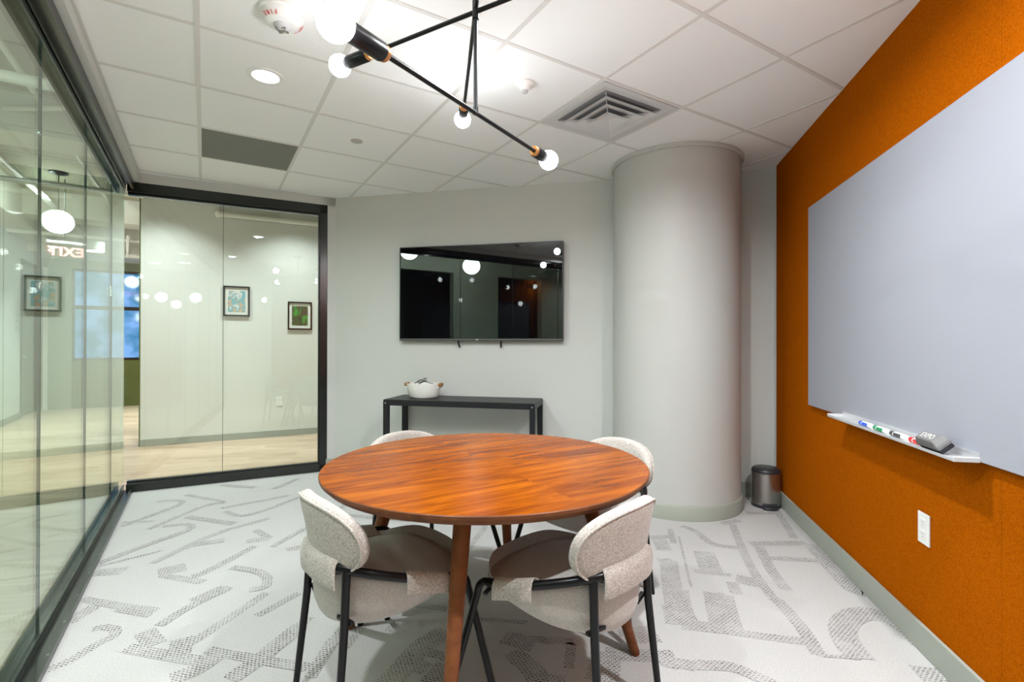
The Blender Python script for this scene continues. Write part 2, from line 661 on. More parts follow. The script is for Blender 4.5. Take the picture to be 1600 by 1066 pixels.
# ------------------------------------------------------------------ carpet floor with its woven strokes
STROKES = [
    (0.045, [(-1.78,1.88),(-1.73,1.96),(-1.71,2.08),(-1.69,2.12),(-1.72,2.17),(-1.78,2.19),(-1.82,2.17)]),
    (0.07, [(-1.97,2.22),(-1.97,2.37)]),
    (0.05, [(-2.09,2.43),(-1.88,2.37),(-1.65,2.32)]),
    (0.03, [(-1.84,2.33),(-1.65,2.28)]),
    (0.06, [(-1.57,2.04),(-1.23,1.96)]),
    (0.15, [(-1.55,2.08),(-1.5,2.14)]),
    (0.05, [(-1.55,2.2),(-1.52,2.35),(-1.44,2.55)]),
    (0.09, [(-1.53,2.4),(-1.45,2.54)]),
    (0.05, [(-1.39,1.99),(-1.32,2.11),(-1.22,2.49)]),
    (0.13, [(-1.39,2.03),(-1.32,2.07)]),
    (0.08, [(-1.26,1.85),(-1.2,1.91),(-1.17,2.0)]),
    (0.05, [(-1.23,2.03),(-1.01,1.97),(-0.79,1.92)]),
    (0.08, [(-1.04,1.85),(-0.99,1.98),(-0.93,2.2)]),
    (0.05, [(-1.55,2.77),(-1.38,2.72),(-1.29,2.64),(-1.26,2.55),(-1.32,2.52)]),
    (0.12, [(-1.91,2.7),(-1.81,2.78)]),
    (0.05, [(-1.87,2.67),(-1.6,2.6)]),
    (0.05, [(-1.7,2.66),(-1.66,2.72),(-1.57,3.06)]),
    (0.045, [(-2.03,2.82),(-1.99,3.01),(-1.91,3.29),(-1.72,3.54)]),
    (0.07, [(-1.96,3.08),(-1.81,3.15)]),
    (0.04, [(-2.18,3.75),(-1.81,4.07)]),
    (0.05, [(-2.33,2.81),(-2.26,3.03),(-2.15,3.32),(-2.23,3.42),(-2.36,3.38)]),
    (0.09, [(-2.26,2.7),(-2.11,2.73)]),
    (0.025, [(-2.3,2.78),(-2.09,2.99)]),
    (0.045, [(-2.64,3.38),(-2.55,3.84),(-2.65,3.94),(-2.77,3.9)]),
    (0.04, [(-2.42,3.33),(-2.34,3.8),(-2.25,3.9),(-2.66,4.08)]),
    (0.06, [(-2.32,3.57),(-1.9,3.43)]),
    (0.04, [(-2.11,3.68),(-1.9,3.61),(-1.69,4.08)]),
    (0.04, [(-1.46,3.05),(-1.38,3.37)]),
    (0.07, [(-1.66,3.13),(-1.54,3.18)]),
    (0.05, [(-1.54,3.18),(-1.7,3.32)]),
    (0.04, [(-1.16,2.28),(-1.06,2.49)]),
    (0.03, [(-2.69,3.45),(-2.49,3.48)]),
    (0.06, [(-1.35,3.0),(-1.22,3.09)]),
    (0.11, [(1.38,1.98),(1.4,2.08),(1.45,2.19),(1.55,2.28),(1.65,2.31),(1.72,2.26),(1.73,2.16),(1.71,2.06)]),
    (0.02, [(1.24,2.0),(1.32,1.99),(1.38,1.98)]),
    (0.06, [(1.23,2.0),(1.27,2.17),(1.29,2.39),(1.28,2.45)]),
    (0.05, [(1.28,2.45),(1.34,2.81),(1.52,3.44)]),
    (0.05, [(0.88,2.18),(1.11,2.12),(1.24,2.09)]),
    (0.14, [(1.03,2.49),(0.98,2.33),(0.94,2.18)]),
    (0.03, [(0.95,2.4),(1.05,2.49)]),
    (0.1, [(0.9,2.87),(0.8,2.47),(0.75,2.22)]),
    (0.05, [(0.87,2.52),(0.83,2.38),(0.81,2.22)]),
    (0.08, [(0.75,2.22),(0.9,2.19)]),
    (0.07, [(1.48,3.11),(1.84,3.12)]),
    (0.06, [(1.52,3.07),(1.43,2.75),(1.39,2.53)]),
    (0.05, [(1.44,2.91),(1.79,2.87)]),
    (0.12, [(1.87,3.1),(1.8,2.79),(1.75,2.55),(1.8,2.51)]),
    (0.04, [(1.73,3.68),(1.93,3.66)]),
    (0.05, [(1.98,3.73),(1.81,3.2)]),
    (0.05, [(1.16,3.41),(1.22,3.31),(1.25,3.11),(1.39,3.04)]),
    (0.06, [(1.45,3.45),(1.6,3.52)]),
    (0.12, [(1.15,2.99),(1.09,2.72)]),
    (0.04, [(1.0,2.74),(1.18,2.69)]),
    (0.1, [(1.19,2.65),(1.31,2.59)]),
    (0.06, [(1.15,2.61),(1.12,2.49)]),
    (0.045, [(0.88,3.21),(1.04,3.23)]),
    (0.09, [(0.94,3.19),(0.92,3.01)]),
    (0.04, [(1.06,3.35),(1.01,3.11)]),
    (0.015, [(1.08,3.23),(0.92,2.56)]),
    (0.06, [(0.5,2.0),(0.57,1.98),(0.71,1.93)]),
    (0.06, [(0.71,1.94),(0.84,1.93),(0.91,1.88),(0.96,1.83)]),
    (0.1, [(1.59,1.93),(1.57,1.83)]),
    (0.06, [(0.84,2.86),(0.92,2.86)]),
    (0.12, [(0.56,2.2),(0.57,2.08)]),
    (0.03, [(-0.16,2.26),(0.07,2.23)]),
    (0.14, [(0.01,2.05),(0.05,2.14)]),
    (0.09, [(-0.0,2.02),(0.08,1.91),(0.1,1.85)]),
    (0.045, [(0.06,2.11),(0.26,2.09)]),
    (0.05, [(0.07,1.87),(0.2,1.85)]),
    (0.12, [(0.33,1.84),(0.36,1.93),(0.38,2.02)]),
    (0.08, [(0.38,2.01),(0.49,2.0),(0.65,1.99)]),
    (0.05, [(0.59,1.96),(0.65,1.93)]),
    (0.05, [(0.46,2.15),(0.58,2.14)]),
    (0.07, [(0.75,2.38),(0.72,2.22)]),
    (0.04, [(0.25,2.08),(0.22,1.92)]),
    (0.1, [(-0.46,1.82),(-0.43,1.88),(-0.37,2.05),(-0.28,2.16)]),
    (0.07, [(-0.44,1.97),(-0.32,1.91)]),
    (0.05, [(-0.36,2.03),(-0.25,1.98)]),
    (0.09, [(-0.3,1.82),(-0.25,1.94)]),
    (0.04, [(-0.68,2.04),(-0.65,2.24)]),
    (0.05, [(-0.75,1.86),(-0.75,2.11)]),
    (0.05, [(-0.75,1.98),(-0.73,2.21)]),
    (0.03, [(-0.54,2.16),(-0.51,2.23)]),
    (0.05, [(-0.85,1.94),(-0.78,1.92)]),
    (0.05, [(-0.48,2.39),(-0.3,2.34)]),
    (0.05, [(-0.94,2.15),(-0.92,2.27)]),
]

def grow(poly, d):
    c = sum(poly, Vector((0, 0, 0))) / len(poly)
    return [(p + (p - c).normalized() * d) for p in poly]


bm = bmesh.new()
pf = grow(room, 0.03)
fverts = [(p.x, p.y) for p in pf]
prism(bm, fverts, -0.06, 0.0, 0)


def stroke_poly(bm, pts, w, z):
    P = [Vector((x, y, z)) for x, y in pts]
    if len(P) > 2:
        P = catmull(P, 5)
    n = len(P)
    L_, R_ = [], []
    for i in range(n):
        t = (P[min(n - 1, i + 1)] - P[max(0, i - 1)]).normalized()
        s = Vector((-t.y, t.x, 0)) * (w / 2)
        L_.append(bm.verts.new(P[i] + s)); R_.append(bm.verts.new(P[i] - s))
    for i in range(n - 1):
        f = bm.faces.new([R_[i], R_[i + 1], L_[i + 1], L_[i]])
        f.material_index = 1


def inside(p, poly):
    s = 0
    for i in range(len(poly)):
        a, b = poly[i], poly[(i + 1) % len(poly)]
        c = (b.x - a.x) * (p.y - a.y) - (b.y - a.y) * (p.x - a.x)
        if abs(c) < 1e-9: continue
        if s == 0: s = 1 if c > 0 else -1
        elif (c > 0) != (s > 0): return False
    return True


allpts = [Vector((x, y, 0)) for w, P in STROKES for x, y in P]
extra = []
tries = 0
while len(extra) < 46 and tries < 6000:          # the same kind of stroke where the photo does not show the floor
    tries += 1
    p = Vector((random.uniform(-3.2, 2.1), random.uniform(-1.2, 5.2), 0))
    if not inside(p, room): continue
    if min((p - q).length for q in allpts) < 0.34: continue
    a = R(12.5) if random.random() < 0.5 else R(102.5)
    d = Vector((math.sin(a), math.cos(a), 0))
    L = random.uniform(0.25, 0.6)
    q = [p - d * L / 2, p, p + d * L / 2]
    if random.random() < 0.4:
        s = Vector((d.y, -d.x, 0)) * random.choice((-1, 1))
        q += [p + d * (L / 2 + 0.06) + s * 0.08, p + d * (L / 2) + s * 0.18]
    if not all(inside(k, room) for k in q): continue
    extra.append((random.choice((0.04, 0.05, 0.06, 0.1)), [(k.x, k.y) for k in q]))
    allpts += q
for i, (w, pts) in enumerate(STROKES + extra):
    stroke_poly(bm, pts, w, 0.0008 + (i % 7) * 0.00015)
floor = struct('floor', bm, [M_carpet, M_carpet2])

# ------------------------------------------------------------------ ceiling: lay-in tiles with a T-bar grid
GRID0 = Vector((-1.403, 2.216, 0))
GS = 0.6155
gA = Vector((0.5239, 0.3230, 0)).normalized()
gB = Vector((-gA.y, gA.x, 0))
bm = bmesh.new()
pc = [(p.x, p.y) for p in grow(room, 0.10)]
prism(bm, pc, H_CEIL, H_CEIL + 0.03, 0)


def clip(p, d, poly):
    ts = []
    for i in range(len(poly)):
        a, b = poly[i], poly[(i + 1) % len(poly)]
        e = b - a
        k = d.x * e.y - d.y * e.x
        if abs(k) < 1e-9: continue
        t = ((a.x - p.x) * e.y - (a.y - p.y) * e.x) / k
        u = ((a.x - p.x) * d.y - (a.y - p.y) * d.x) / k
        if -1e-6 <= u <= 1 + 1e-6: ts.append(t)
    return (min(ts), max(ts)) if len(ts) >= 2 else None


for fam in (0, 1):
    d, s = (gB, gA) if fam == 0 else (gA, gB)
    for i in range(-12, 14):
        p = GRID0 + s * GS * i
        c = clip(p, d, room)
        if not c or c[1] - c[0] < 0.02: continue
        a, b = p + d * c[0], p + d * c[1]
        mid = (a + b) / 2
        w = 0.021
        ang = math.atan2(d.y, d.x)
        box(bm, (mid.x, mid.y, H_CEIL - 0.0015 - 0.0004 * fam), ((b - a).length, w, 0.003), Matrix.Rotation(ang, 4, 'Z'), mat=1)
ceiling = struct('ceiling', bm, [M_tile, M_tbar])

# ------------------------------------------------------------------ walls of the room
WT = 0.12
# screen wall
Ltv = (Cc - Ac).length
bm = bmesh.new()
box(bm, (-Ltv / 2 + 0.06, WT / 2, 1.36), (Ltv + 0.30, WT, 2.72))
wall_tv = struct('wall_back', bm, M_sage, loc=Cc, rz=RZ_TV)
bm = bmesh.new()
box(bm, (-Ltv / 2, -0.006, 0.0575), (Ltv - 0.01, 0.012, 0.115), bev=0.003)
struct('baseboard_back', bm, M_base, loc=Cc, rz=RZ_TV)
# rust felt wall
Lr = 5.3
bm = bmesh.new()
box(bm, (Lr / 2 + 0.06, WT / 2 + 0.012, 1.36), (Lr + 0.3, WT, 2.72))
wall_rust = struct('wall_right', bm, M_sage, loc=Cc, rz=RZ_RUST)
bm = bmesh.new()
seams = [0.07, 0.282, 1.382, 2.482, 3.582, 4.682, Lr]
for a, b in zip(seams[:-1], seams[1:]):
    box(bm, ((a + b) / 2, 0.0, (0.10 + H_CEIL) / 2), (b - a - 0.0012, 0.022, H_CEIL - 0.10), bev=0.0015, seg=1)
tag(obj('felt_panelling', bm, M_orange, smooth=False), kind='structure')
o = bpy.data.objects['felt_panelling']; o.name = 'trim_1'; o.data.name = 'trim_1'
o.location = Cc; o.rotation_euler = (0, 0, RZ_RUST)
bm = bmesh.new()
box(bm, (Lr / 2, -0.019, 0.0575), (Lr - 0.01, 0.014, 0.115), bev=0.003)
struct('baseboard_right', bm, M_base, loc=Cc, rz=RZ_RUST)
# rear wall behind the camera
Lb = (REAR - RL).length
bm = bmesh.new()
box(bm, (-Lb / 2, -WT / 2, 1.36), (Lb + 0.05, WT, 2.72))
struct('wall_front', bm, M_sage, loc=REAR, rz=RZ_TV)

# round column standing half in the screen wall
COLC = Vector((1.299, 3.974, 0))
bm = bmesh.new()
lathe(bm, [(0.478, 0.0), (0.478, H_CEIL)], 72)
column = struct('wall_column', bm, M_column, smooth=True, loc=COLC)
bm = bmesh.new()
lathe(bm, [(0.492, 0.0), (0.492, 0.098), (0.488, 0.104), (0.476, 0.105)], 72)
struct('baseboard_column', bm, M_base, smooth=True, loc=COLC)
bm = bmesh.new()
lathe(bm, [(0.476, 2.632), (0.492, 2.632), (0.50, 2.640), (0.50, 2.6585), (0.476, 2.6585)], 72)
struct('trim_2', bm, M_column, smooth=True, loc=COLC)

# ------------------------------------------------------------------ far glass wall (window_1)
L1 = (Ac - Gc).length
# wall strip above and right of the frame
bm = bmesh.new()
box(bm, (0.045 - 0.19 / 2 + 0.02, 0.05, 1.33), (0.19, 0.10, 2.66))
box(bm, (-(L1) / 2 - 0.05, 0.05, (2.58 + 2.70) / 2), (L1 + 0.1, 0.10, 0.12))
struct('wall_far', bm, M_sage, loc=Ac, rz=RZ_FAR)
bm = bmesh.new()
box(bm, (-0.045, -0.006, 0.0575), (0.08, 0.012, 0.115), bev=0.003)
struct('baseboard_far', bm, M_base, loc=Ac, rz=RZ_FAR)
win1 = struct_empty('window_1', Ac, RZ_FAR)
fr_r = -0.074                     # right edge of post
bm = bmesh.new()
box(bm, (fr_r - 0.035, 0.045, 1.29), (0.07, 0.10, 2.58), bev=0.003, seg=1)          # post
box(bm, (fr_r - 0.074, 0.05, 1.29), (0.012, 0.05, 2.50), seg=1)
obj('post', bm, M_blackgloss, win1, smooth=False)
bm = bmesh.new()
box(bm, (-L1 / 2 - 0.06, 0.045, 2.538), (L1 - 0.03, 0.10, 0.084), bev=0.003, seg=1)
box(bm, (-L1 / 2 - 0.06, 0.05, 2.488), (L1 - 0.03, 0.05, 0.02))
obj('header', bm, M_blackgloss, win1, smooth=False)
bm = bmesh.new()
box(bm, (-L1 / 2 - 0.06, 0.045, 0.035), (L1 - 0.03, 0.10, 0.07), bev=0.004, seg=1)
box(bm, (-L1 / 2 - 0.06, 0.05, 0.078), (L1 - 0.03, 0.04, 0.018))
obj('sill', bm, M_track, win1, smooth=False)
xl, xj, xr = -L1 - 0.085, -0.955, fr_r - 0.08
for a, b in ((xl, xj - 0.002), (xj + 0.002, xr)):
    bm = bmesh.new()
    box(bm, ((a + b) / 2, 0.080, (0.07 + 2.50) / 2), (b - a, 0.010, 2.43))
    obj('pane', bm, M_glass, win1, smooth=False)
bm = bmesh.new()
box(bm, (xj, 0.080, 1.285), (0.0035, 0.011, 2.43))
obj('pane_seam', bm, M_seam, win1, smooth=False)

# ------------------------------------------------------------------ side glass wall with double sliding track (window_2)
# local frame: x along e2 (away from camera), -y into the room; origin on the inner edge line at the glass corner
L2 = (Gc - RL).length
win2 = struct_empty('window_2', Gc, RZ_SIDE)
x0, x1_ = -L2 - 0.05, 0.02


def rail(bm, y0, y1, z0, z1, ext=0.0, bev=0.0):
    box(bm, ((x0 + x1_ + ext) / 2, (y0 + y1) / 2, (z0 + z1) / 2), (x1_ + ext - x0, y1 - y0, z1 - z0), bev=bev, seg=1)


bm = bmesh.new()
rail(bm, 0.0, 0.018, 0, 0.030)
rail(bm, 0.018, 0.058, 0, 0.010)
rail(bm, 0.058, 0.062, 0, 0.026)
obj('floor_track', bm, M_track, win2, smooth=False)
bm = bmesh.new()
rail(bm, 0.062, 0.125, 0, 0.050, 0.06, 0.003)
obj('sill', bm, M_trackgreen, win2, smooth=False)
for k in range(9):
    pass
bm = bmesh.new()
for k in range(16):
    lathe(bm, [(0.0, 0.0315), (0.004, 0.0315), (0.005, 0.0302)], 10, (-0.15 - 0.27 * k, 0.009, 0))
obj('track_screw', bm, M_duct, win2)['kind'] = 'stuff'
bm = bmesh.new()
rail(bm, 0.0, 0.014, 2.515, 2.58)
rail(bm, 0.014, 0.052, 2.555, 2.58)
rail(bm, 0.052, 0.060, 2.520, 2.58)
obj('ceiling_track', bm, M_track, win2, smooth=False)
bm = bmesh.new()
rail(bm, 0.064, 0.130, 2.49, 2.58, 0.06, 0.003)
obj('header', bm, M_trackgreen, win2, smooth=False)
# panes: seams every 0.915 m
m_corner = Gc.dot(e2)
seam_m = [5.5, 4.62, 3.70, 2.775, 1.85, 0.93, 0.0, -0.92]
pl_y = 0.075
corner_pl = isect(Gc - e1 * 0.075, e2, Bp + g2 * 0.080, g1)
prev = (corner_pl - Gc).dot(e2) + 0.006
sx = [m - m_corner for m in seam_m[1:]] + [x0]
for s in sx:
    if s < x0: s = x0
    a, b = s + 0.002, prev - 0.002
    if b - a > 0.05:
        bm = bmesh.new()
        box(bm, ((a + b) / 2, pl_y, (0.05 + 2.49) / 2), (b - a, 0.010, 2.44))
        obj('pane', bm, M_glassgreen, win2, smooth=False)
        if s > x0 + 0.01:
            bm = bmesh.new()
            box(bm, (s, pl_y, 1.27), (0.0035, 0.011, 2.44))
            obj('pane_seam', bm, M_seam, win2, smooth=False)
    prev = s
    if s <= x0: break
# bulkhead over the side glass, with its moulded lip
bm = bmesh.new()
rail(bm, -0.035, 0.13, 2.58, 2.66)
rail(bm, -0.045, -0.032, 2.645, 2.659)
rail(bm, 0.075, 0.13, 2.66, H_DECK, 0.06)
struct('wall_left', bm, M_sage, loc=Gc, rz=RZ_SIDE)
# bulkhead above the far glass, corridor side
bm = bmesh.new()
box(bm, (-L1 / 2 - 0.05, 0.075, (2.70 + H_DECK) / 2), (L1 + 0.1, 0.05, H_DECK - 2.70))
box(bm, (0.9, 0.15, H_DECK / 2), (1.9, 0.10, H_DECK))
struct('wall_corridor', bm, M_corr, loc=Ac, rz=RZ_FAR)

# ------------------------------------------------------------------ lobby and corridor beyond the glass
bm = bmesh.new()
hole = [(p.x, p.y) for p in grow(room, 0.02)]
prism(bm, [(-15, -14), (9, -14), (9, 16), (-15, 16)], -0.12, -0.062)
o = struct('floor', bm, M_plank)
# plank floor outside the room, laid level with the carpet
bm = bmesh.new()
out_a = nm(-0.63, -12); out_b = nm(-0.63, m_corner + 0.11)
Pl = [nm(-9, -12), out_a, out_b]
def flat(bm, pts, z0, z1):
    prism(bm, [(p.x, p.y) for p in pts], z0, z1)
cornr_out = isect(e1 * (N_IN - 0.132), e2, Bp + g2 * 0.10, g1)
flat(bm, [nm(-11, -13), e1 * (N_IN - 0.132) + e2 * -13, cornr_out, cornr_out + e2 * 8, nm(-11, 14)], -0.061, -0.003)
fr = Ac + g2 * 0.10 + g1 * 3.0
flat(bm, [cornr_out, fr, fr + g2 * 9, cornr_out + e2 * 8], -0.061, -0.003)
struct('floor', bm, M_plank)
bm = bmesh.new()
prism(bm, [(-15, -14), (9, -14), (9, 16), (-15, 16)], H_DECK, H_DECK + 0.1)
struct('ceiling', bm, M_deck)
bm = bmesh.new()
for c, s in (((-15, 1, 1.7), (0.1, 30, 3.5)), ((9, 1, 1.7), (0.1, 30, 3.5)), ((-3, -14, 1.7), (24, 0.1, 3.5)), ((-3, 16, 1.7), (24, 0.1, 3.5))):
    box(bm, c, s)
struct('wall_lobby', bm, M_corr)
# corridor wall facing the far glass (solid block), its green end edge, baseboard
W0 = Vector((-4.43, 5.95, 0))
bm = bmesh.new()
box(bm, (2.6, 0.10, H_DECK / 2), (5.2, 0.20, H_DECK))
struct('wall_corridor', bm, M_corr, loc=W0, rz=BG)
bm = bmesh.new()
box(bm, (-0.006, 0.10, H_DECK / 2), (0.012, 0.21, H_DECK), mat=0)
struct('trim_3', bm, M_olive, loc=W0, rz=BG)
bm = bmesh.new()
box(bm, (2.6, -0.006, 0.04), (5.2, 0.012, 0.085), bev=0.002, seg=1)
struct('baseboard_corridor', bm, M_base, loc=W0, rz=BG)
# lobby wall along the side corridor, with a door near its far end; runs along e2 at n = -2.55
bm = bmesh.new()
def nbox(bm, n0, n1, m0, m1, z0, z1, mat=0, bev=0):
    c = nm((n0 + n1) / 2, (m0 + m1) / 2, (z0 + z1) / 2)
    box(bm, c, (n1 - n0, m1 - m0, z1 - z0), Matrix.Rotation(AG, 4, 'Z'), mat=mat, bev=bev, seg=1)
OPEN = [(-0.2, 0.9), (1.9, 3.0)]
spans = [(-2.5, -0.2), (0.9, 1.9), (3.0, 11.08), (12.12, 12.4)]
for a, b in spans:
    nbox(bm, -2.70, -2.55, a, b, 0, H_DECK)
for a, b in OPEN + [(11.08, 12.12)]:
    nbox(bm, -2.70, -2.55, a, b, 2.58, H_DECK)
struct('wall_lobby', bm, M_corr)
bm = bmesh.new()
for a, b in ((-2.5, -0.2), (0.9, 1.9), (3.0, 11.08)):
    nbox(bm, -2.55, -2.538, a, b, 0, 0.10)
struct('baseboard_lobby', bm, M_base)
bm = bmesh.new()                                   # rooms behind the openings, their unlit look put into near-black walls
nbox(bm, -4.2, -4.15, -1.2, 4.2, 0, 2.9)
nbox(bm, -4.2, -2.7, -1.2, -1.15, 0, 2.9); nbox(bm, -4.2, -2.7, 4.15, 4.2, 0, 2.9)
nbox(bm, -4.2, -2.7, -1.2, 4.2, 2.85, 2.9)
struct('wall_side', bm, paint('unlit_room_tone', (0.035, 0.045, 0.045), 0.6, 0.3))
door = struct_empty('door_1', nm(-2.62, 11.6), RZ_SIDE)
bm = bmesh.new(); box(bm, (0, 0, 1.28), (0.98, 0.045, 2.54), bev=0.003, seg=1)
obj('door_leaf', bm, M_doorgreen, door, smooth=False)
bm = bmesh.new()
for c, s in (((-0.505, -0.055, 1.30), (0.05, 0.05, 2.6)), ((0.505, -0.055, 1.30), (0.05, 0.05, 2.6)), ((0, -0.055, 2.575), (1.06, 0.05, 0.05))):
    box(bm, c, s)
obj('door_frame', bm, paint('dark_frame_paint', (0.10, 0.12, 0.10), 0.4, 0.4), door, smooth=False)
bm = bmesh.new(); tube(bm, [(-0.40, -0.03, 1.0), (-0.40, -0.075, 1.0), (-0.28, -0.075, 1.0)], 0.010, 10)
obj('door_handle', bm, M_alu, door)
# far wall with a wide blue window
WIN = (-2.11, 0.9, 0.89, 2.62)
bm = bmesh.new()
nbox(bm, -6, WIN[0], 12.2, 12.35, 0, H_DECK); nbox(bm, WIN[1], 5, 12.2, 12.35, 0, H_DECK)
nbox(bm, WIN[0], WIN[1], 12.2, 12.35, 0, WIN[2], 1); nbox(bm, WIN[0], WIN[1], 12.2, 12.35, WIN[3], H_DECK)
struct('wall_end', bm, [M_corrdark, M_olive])
bm = bmesh.new()
nbox(bm, -2.50, -2.44, 12.15, 12.2, 0, 2.6)
struct('trim_4', bm, M_white)
win3 = struct_empty('window_3', nm(0, 12.25), AG)
w0, w1, wz0, wz1 = WIN
bm = bmesh.new()
for z0, z1 in ((wz0, wz0 + 0.05), (1.86, 1.93), (wz1 - 0.05, wz1)):
    box(bm, ((w0 + w1) / 2, 0, (z0 + z1) / 2), (w1 - w0, 0.06, z1 - z0))
for x in (w0 + 0.02, -0.62, w1 - 0.02):
    box(bm, (x, 0, (wz0 + wz1) / 2), (0.04, 0.06, wz1 - wz0))
obj('window_frame', bm, M_black, win3, smooth=False)


def sky_pane_mat():
    m, nt, b = new_mat('dusk_sky_pane')
    L = nt.links.new
    co = coords(nt)
    sp = N(nt, 'ShaderNodeSeparateXYZ')
    L(co, sp.inputs[0])
    n = N(nt, 'ShaderNodeTexNoise'); n.inputs['Scale'].default_value = 2.4; n.inputs['Detail'].default_value = 6
    L(co, n.inputs['Vector'])
    r0 = ramp(nt, [(0.42, (0.01, 0.20, 0.42)), (0.58, (0.22, 0.45, 0.95))])
    L(n.outputs[0], r0.inputs[0])
    L(r0.outputs[0], b.inputs['Emission Color'])
    b.inputs['Emission Strength'].default_value = 0.9
    b.inputs['Base Color'].default_value = (0.01, 0.01, 0.01, 1)
    b.inputs['Roughness'].default_value = 0.05
    return m


bm = bmesh.new()
box(bm, ((w0 + w1) / 2, 0.03, (wz0 + wz1) / 2), (w1 - w0, 0.012, wz1 - wz0))
obj('pane', bm, sky_pane_mat(), win3, smooth=False)

# exposed beams under the deck
bm = bmesh.new()
for m_ in (1.2, 5.9, 9.6):
    nbox(bm, -6, -0.66, m_, m_ + 0.45, 3.06, H_DECK)
o = struct('trim_5', bm, M_beam)
bm = bmesh.new()
nbox(bm, -2.55, -2.2, -2.5, 12.2, 2.95, H_DECK)
nbox(bm, -6, 5, 11.4, 12.2, 2.78, H_DECK)
struct('trim_6', bm, M_beam)

# ------------------------------------------------------------------ round table
TC = Vector((-0.105, 2.096, 0))
table = thing('dining_table', 'round orange-brown wooden meeting table on four splayed legs', 'table', TC, R(31))
bm = bmesh.new()
TR = 0.660
lathe(bm, [(0, 0.750), (TR - 0.003, 0.750), (TR, 0.747), (TR - 0.002, 0.736), (TR - 0.022, 0.716), (TR - 0.03, 0.714), (0, 0.714)], 128)
bm.normal_update()
for f in bm.faces:
    if abs(f.normal.z) < 0.9: f.material_index = 1
obj('tabletop', bm, [M_table, M_tabedge], table, angle=25)
bm = bmesh.new()
for k in range(2):
    box(bm, (0, 0, 0.70 - 0.0005), (0.80, 0.07, 0.028), Matrix.Rotation(R(-8.7 - 31 + 90 * k), 4, 'Z'), bev=0.003, seg=1)
obj('apron', bm, M_legwood, table, smooth=False)
for k in range(4):
    a = R(-8.7 + 90 * k - 31)
    d = Vector((math.cos(a), math.sin(a), 0))
    bm = bmesh.new()
    p0, p1 = d * 0.385 + Vector((0, 0, 0.7135)), d * 0.610
    pts = [p0.lerp(p1, t) for t in (0, 0.12, 0.3, 0.55, 0.8, 0.985, 1.0)]
    tube(bm, pts, [0.031, 0.031, 0.029, 0.0255, 0.022, 0.019, 0.016], 20)
    for v in bm.verts:
        v.co.z = max(0.0, min(0.7135, v.co.z))
    obj('leg', bm, M_legwood, table)

# ------------------------------------------------------------------ chairs
RING = [(-0.275, 0.175, 0.462), (-0.272, 0.10, 0.476), (-0.25, 0.0, 0.500), (-0.205, -0.10, 0.527), (-0.145, -0.165, 0.543),
        (-0.07, -0.195, 0.549), (0.0, -0.20, 0.550)]
RING = RING + [(-x, y, z) for x, y, z in RING[-2::-1]]
RINGC = catmull(RING, 8)


def outline(phi, k=1.0):
    """seat plan: wide rounded front, narrower back"""
    c, s = math.cos(phi), math.sin(phi)
    n = 2.7
    r = 1.0 / ((abs(c) ** n + abs(s) ** n) ** (1 / n))
    y = s * r * 0.25 + 0.06
    t = (y + 0.19) / 0.47
    t = min(1, max(0, t))
    w = 0.170 + 0.100 * math.sin(min(1, t * 1.15) * PI / 2) - 0.012 * max(0, t - 0.8) / 0.2
    return Vector((c * r * w * k, s * r * 0.25 * k + 0.06, 0))


def make_seat():
    bm = bmesh.new()
    n = 56
    def bot(y):
        t = min(1, max(0, (y + 0.19) / 0.47))
        return 0.300 + 0.105 * t ** 1.15
    def rim(y):
        t = min(1, max(0, (y + 0.19) / 0.47))
        return 0.522 - 0.066 * t ** 0.8
    levels = [('b', 0.30, 0.0), ('b', 0.60, 0.006), ('b', 0.80, 0.018), ('b', 0.93, 0.045), ('b', 0.985, 0.085),
              ('r', 1.0, -0.045), ('r', 1.0, -0.018), ('r', 0.985, -0.004), ('r', 0.955, 0.0),
              ('s', 0.90, 0.0), ('s', 0.75, 0.011), ('s', 0.5, 0.018), ('s', 0.25, 0.021)]
    rings = []
    for kind, k, dz in levels:
        ring = []
        for i in range(n):
            p = outline(2 * PI * i / n, k)
            if kind == 'b':
                z = bot(p.y) + dz
            elif kind == 'r':
                z = rim(p.y) + dz
            else:
                z = 0.458 + dz
                if k > 0.85:
                    z = min(rim(p.y) - 0.012, 0.468)
            ring.append(bm.verts.new((p.x, p.y, z)))
        rings.append(ring)
    for a, b in zip(rings[:-1], rings[1:]):
        for i in range(n):
            j = (i + 1) % n
            bm.faces.new([a[i], a[j], b[j], b[i]])
    cb = bm.verts.new((0, 0.045, bot(0.045)))
    ct = bm.verts.new((0, 0.045, 0.481))
    for i in range(n):
        j = (i + 1) % n
        bm.faces.new([rings[0][j], rings[0][i], cb])
        bm.faces.new([rings[-1][i], rings[-1][j], ct])
    return bm


def back_point(u, v):
    """centre surface of the curved back pad; u across, v up, both -1..1"""
    x = 0.226 * u
    zc = 0.624
    z = zc + 0.124 * v
    y = -0.165 - 0.20 * (z - 0.52) + 1.35 * x * x
    return Vector((x, y, z))


def pad_shape(phi):
    c, s = math.cos(phi), math.sin(phi)
    n = 2.35
    r = 1.0 / ((abs(c) ** n + abs(s) ** n) ** (1 / n))
    u, v = c * r, s * r
    if v < 0:
        u *= 1 - 0.06 * v * v
    return u, v


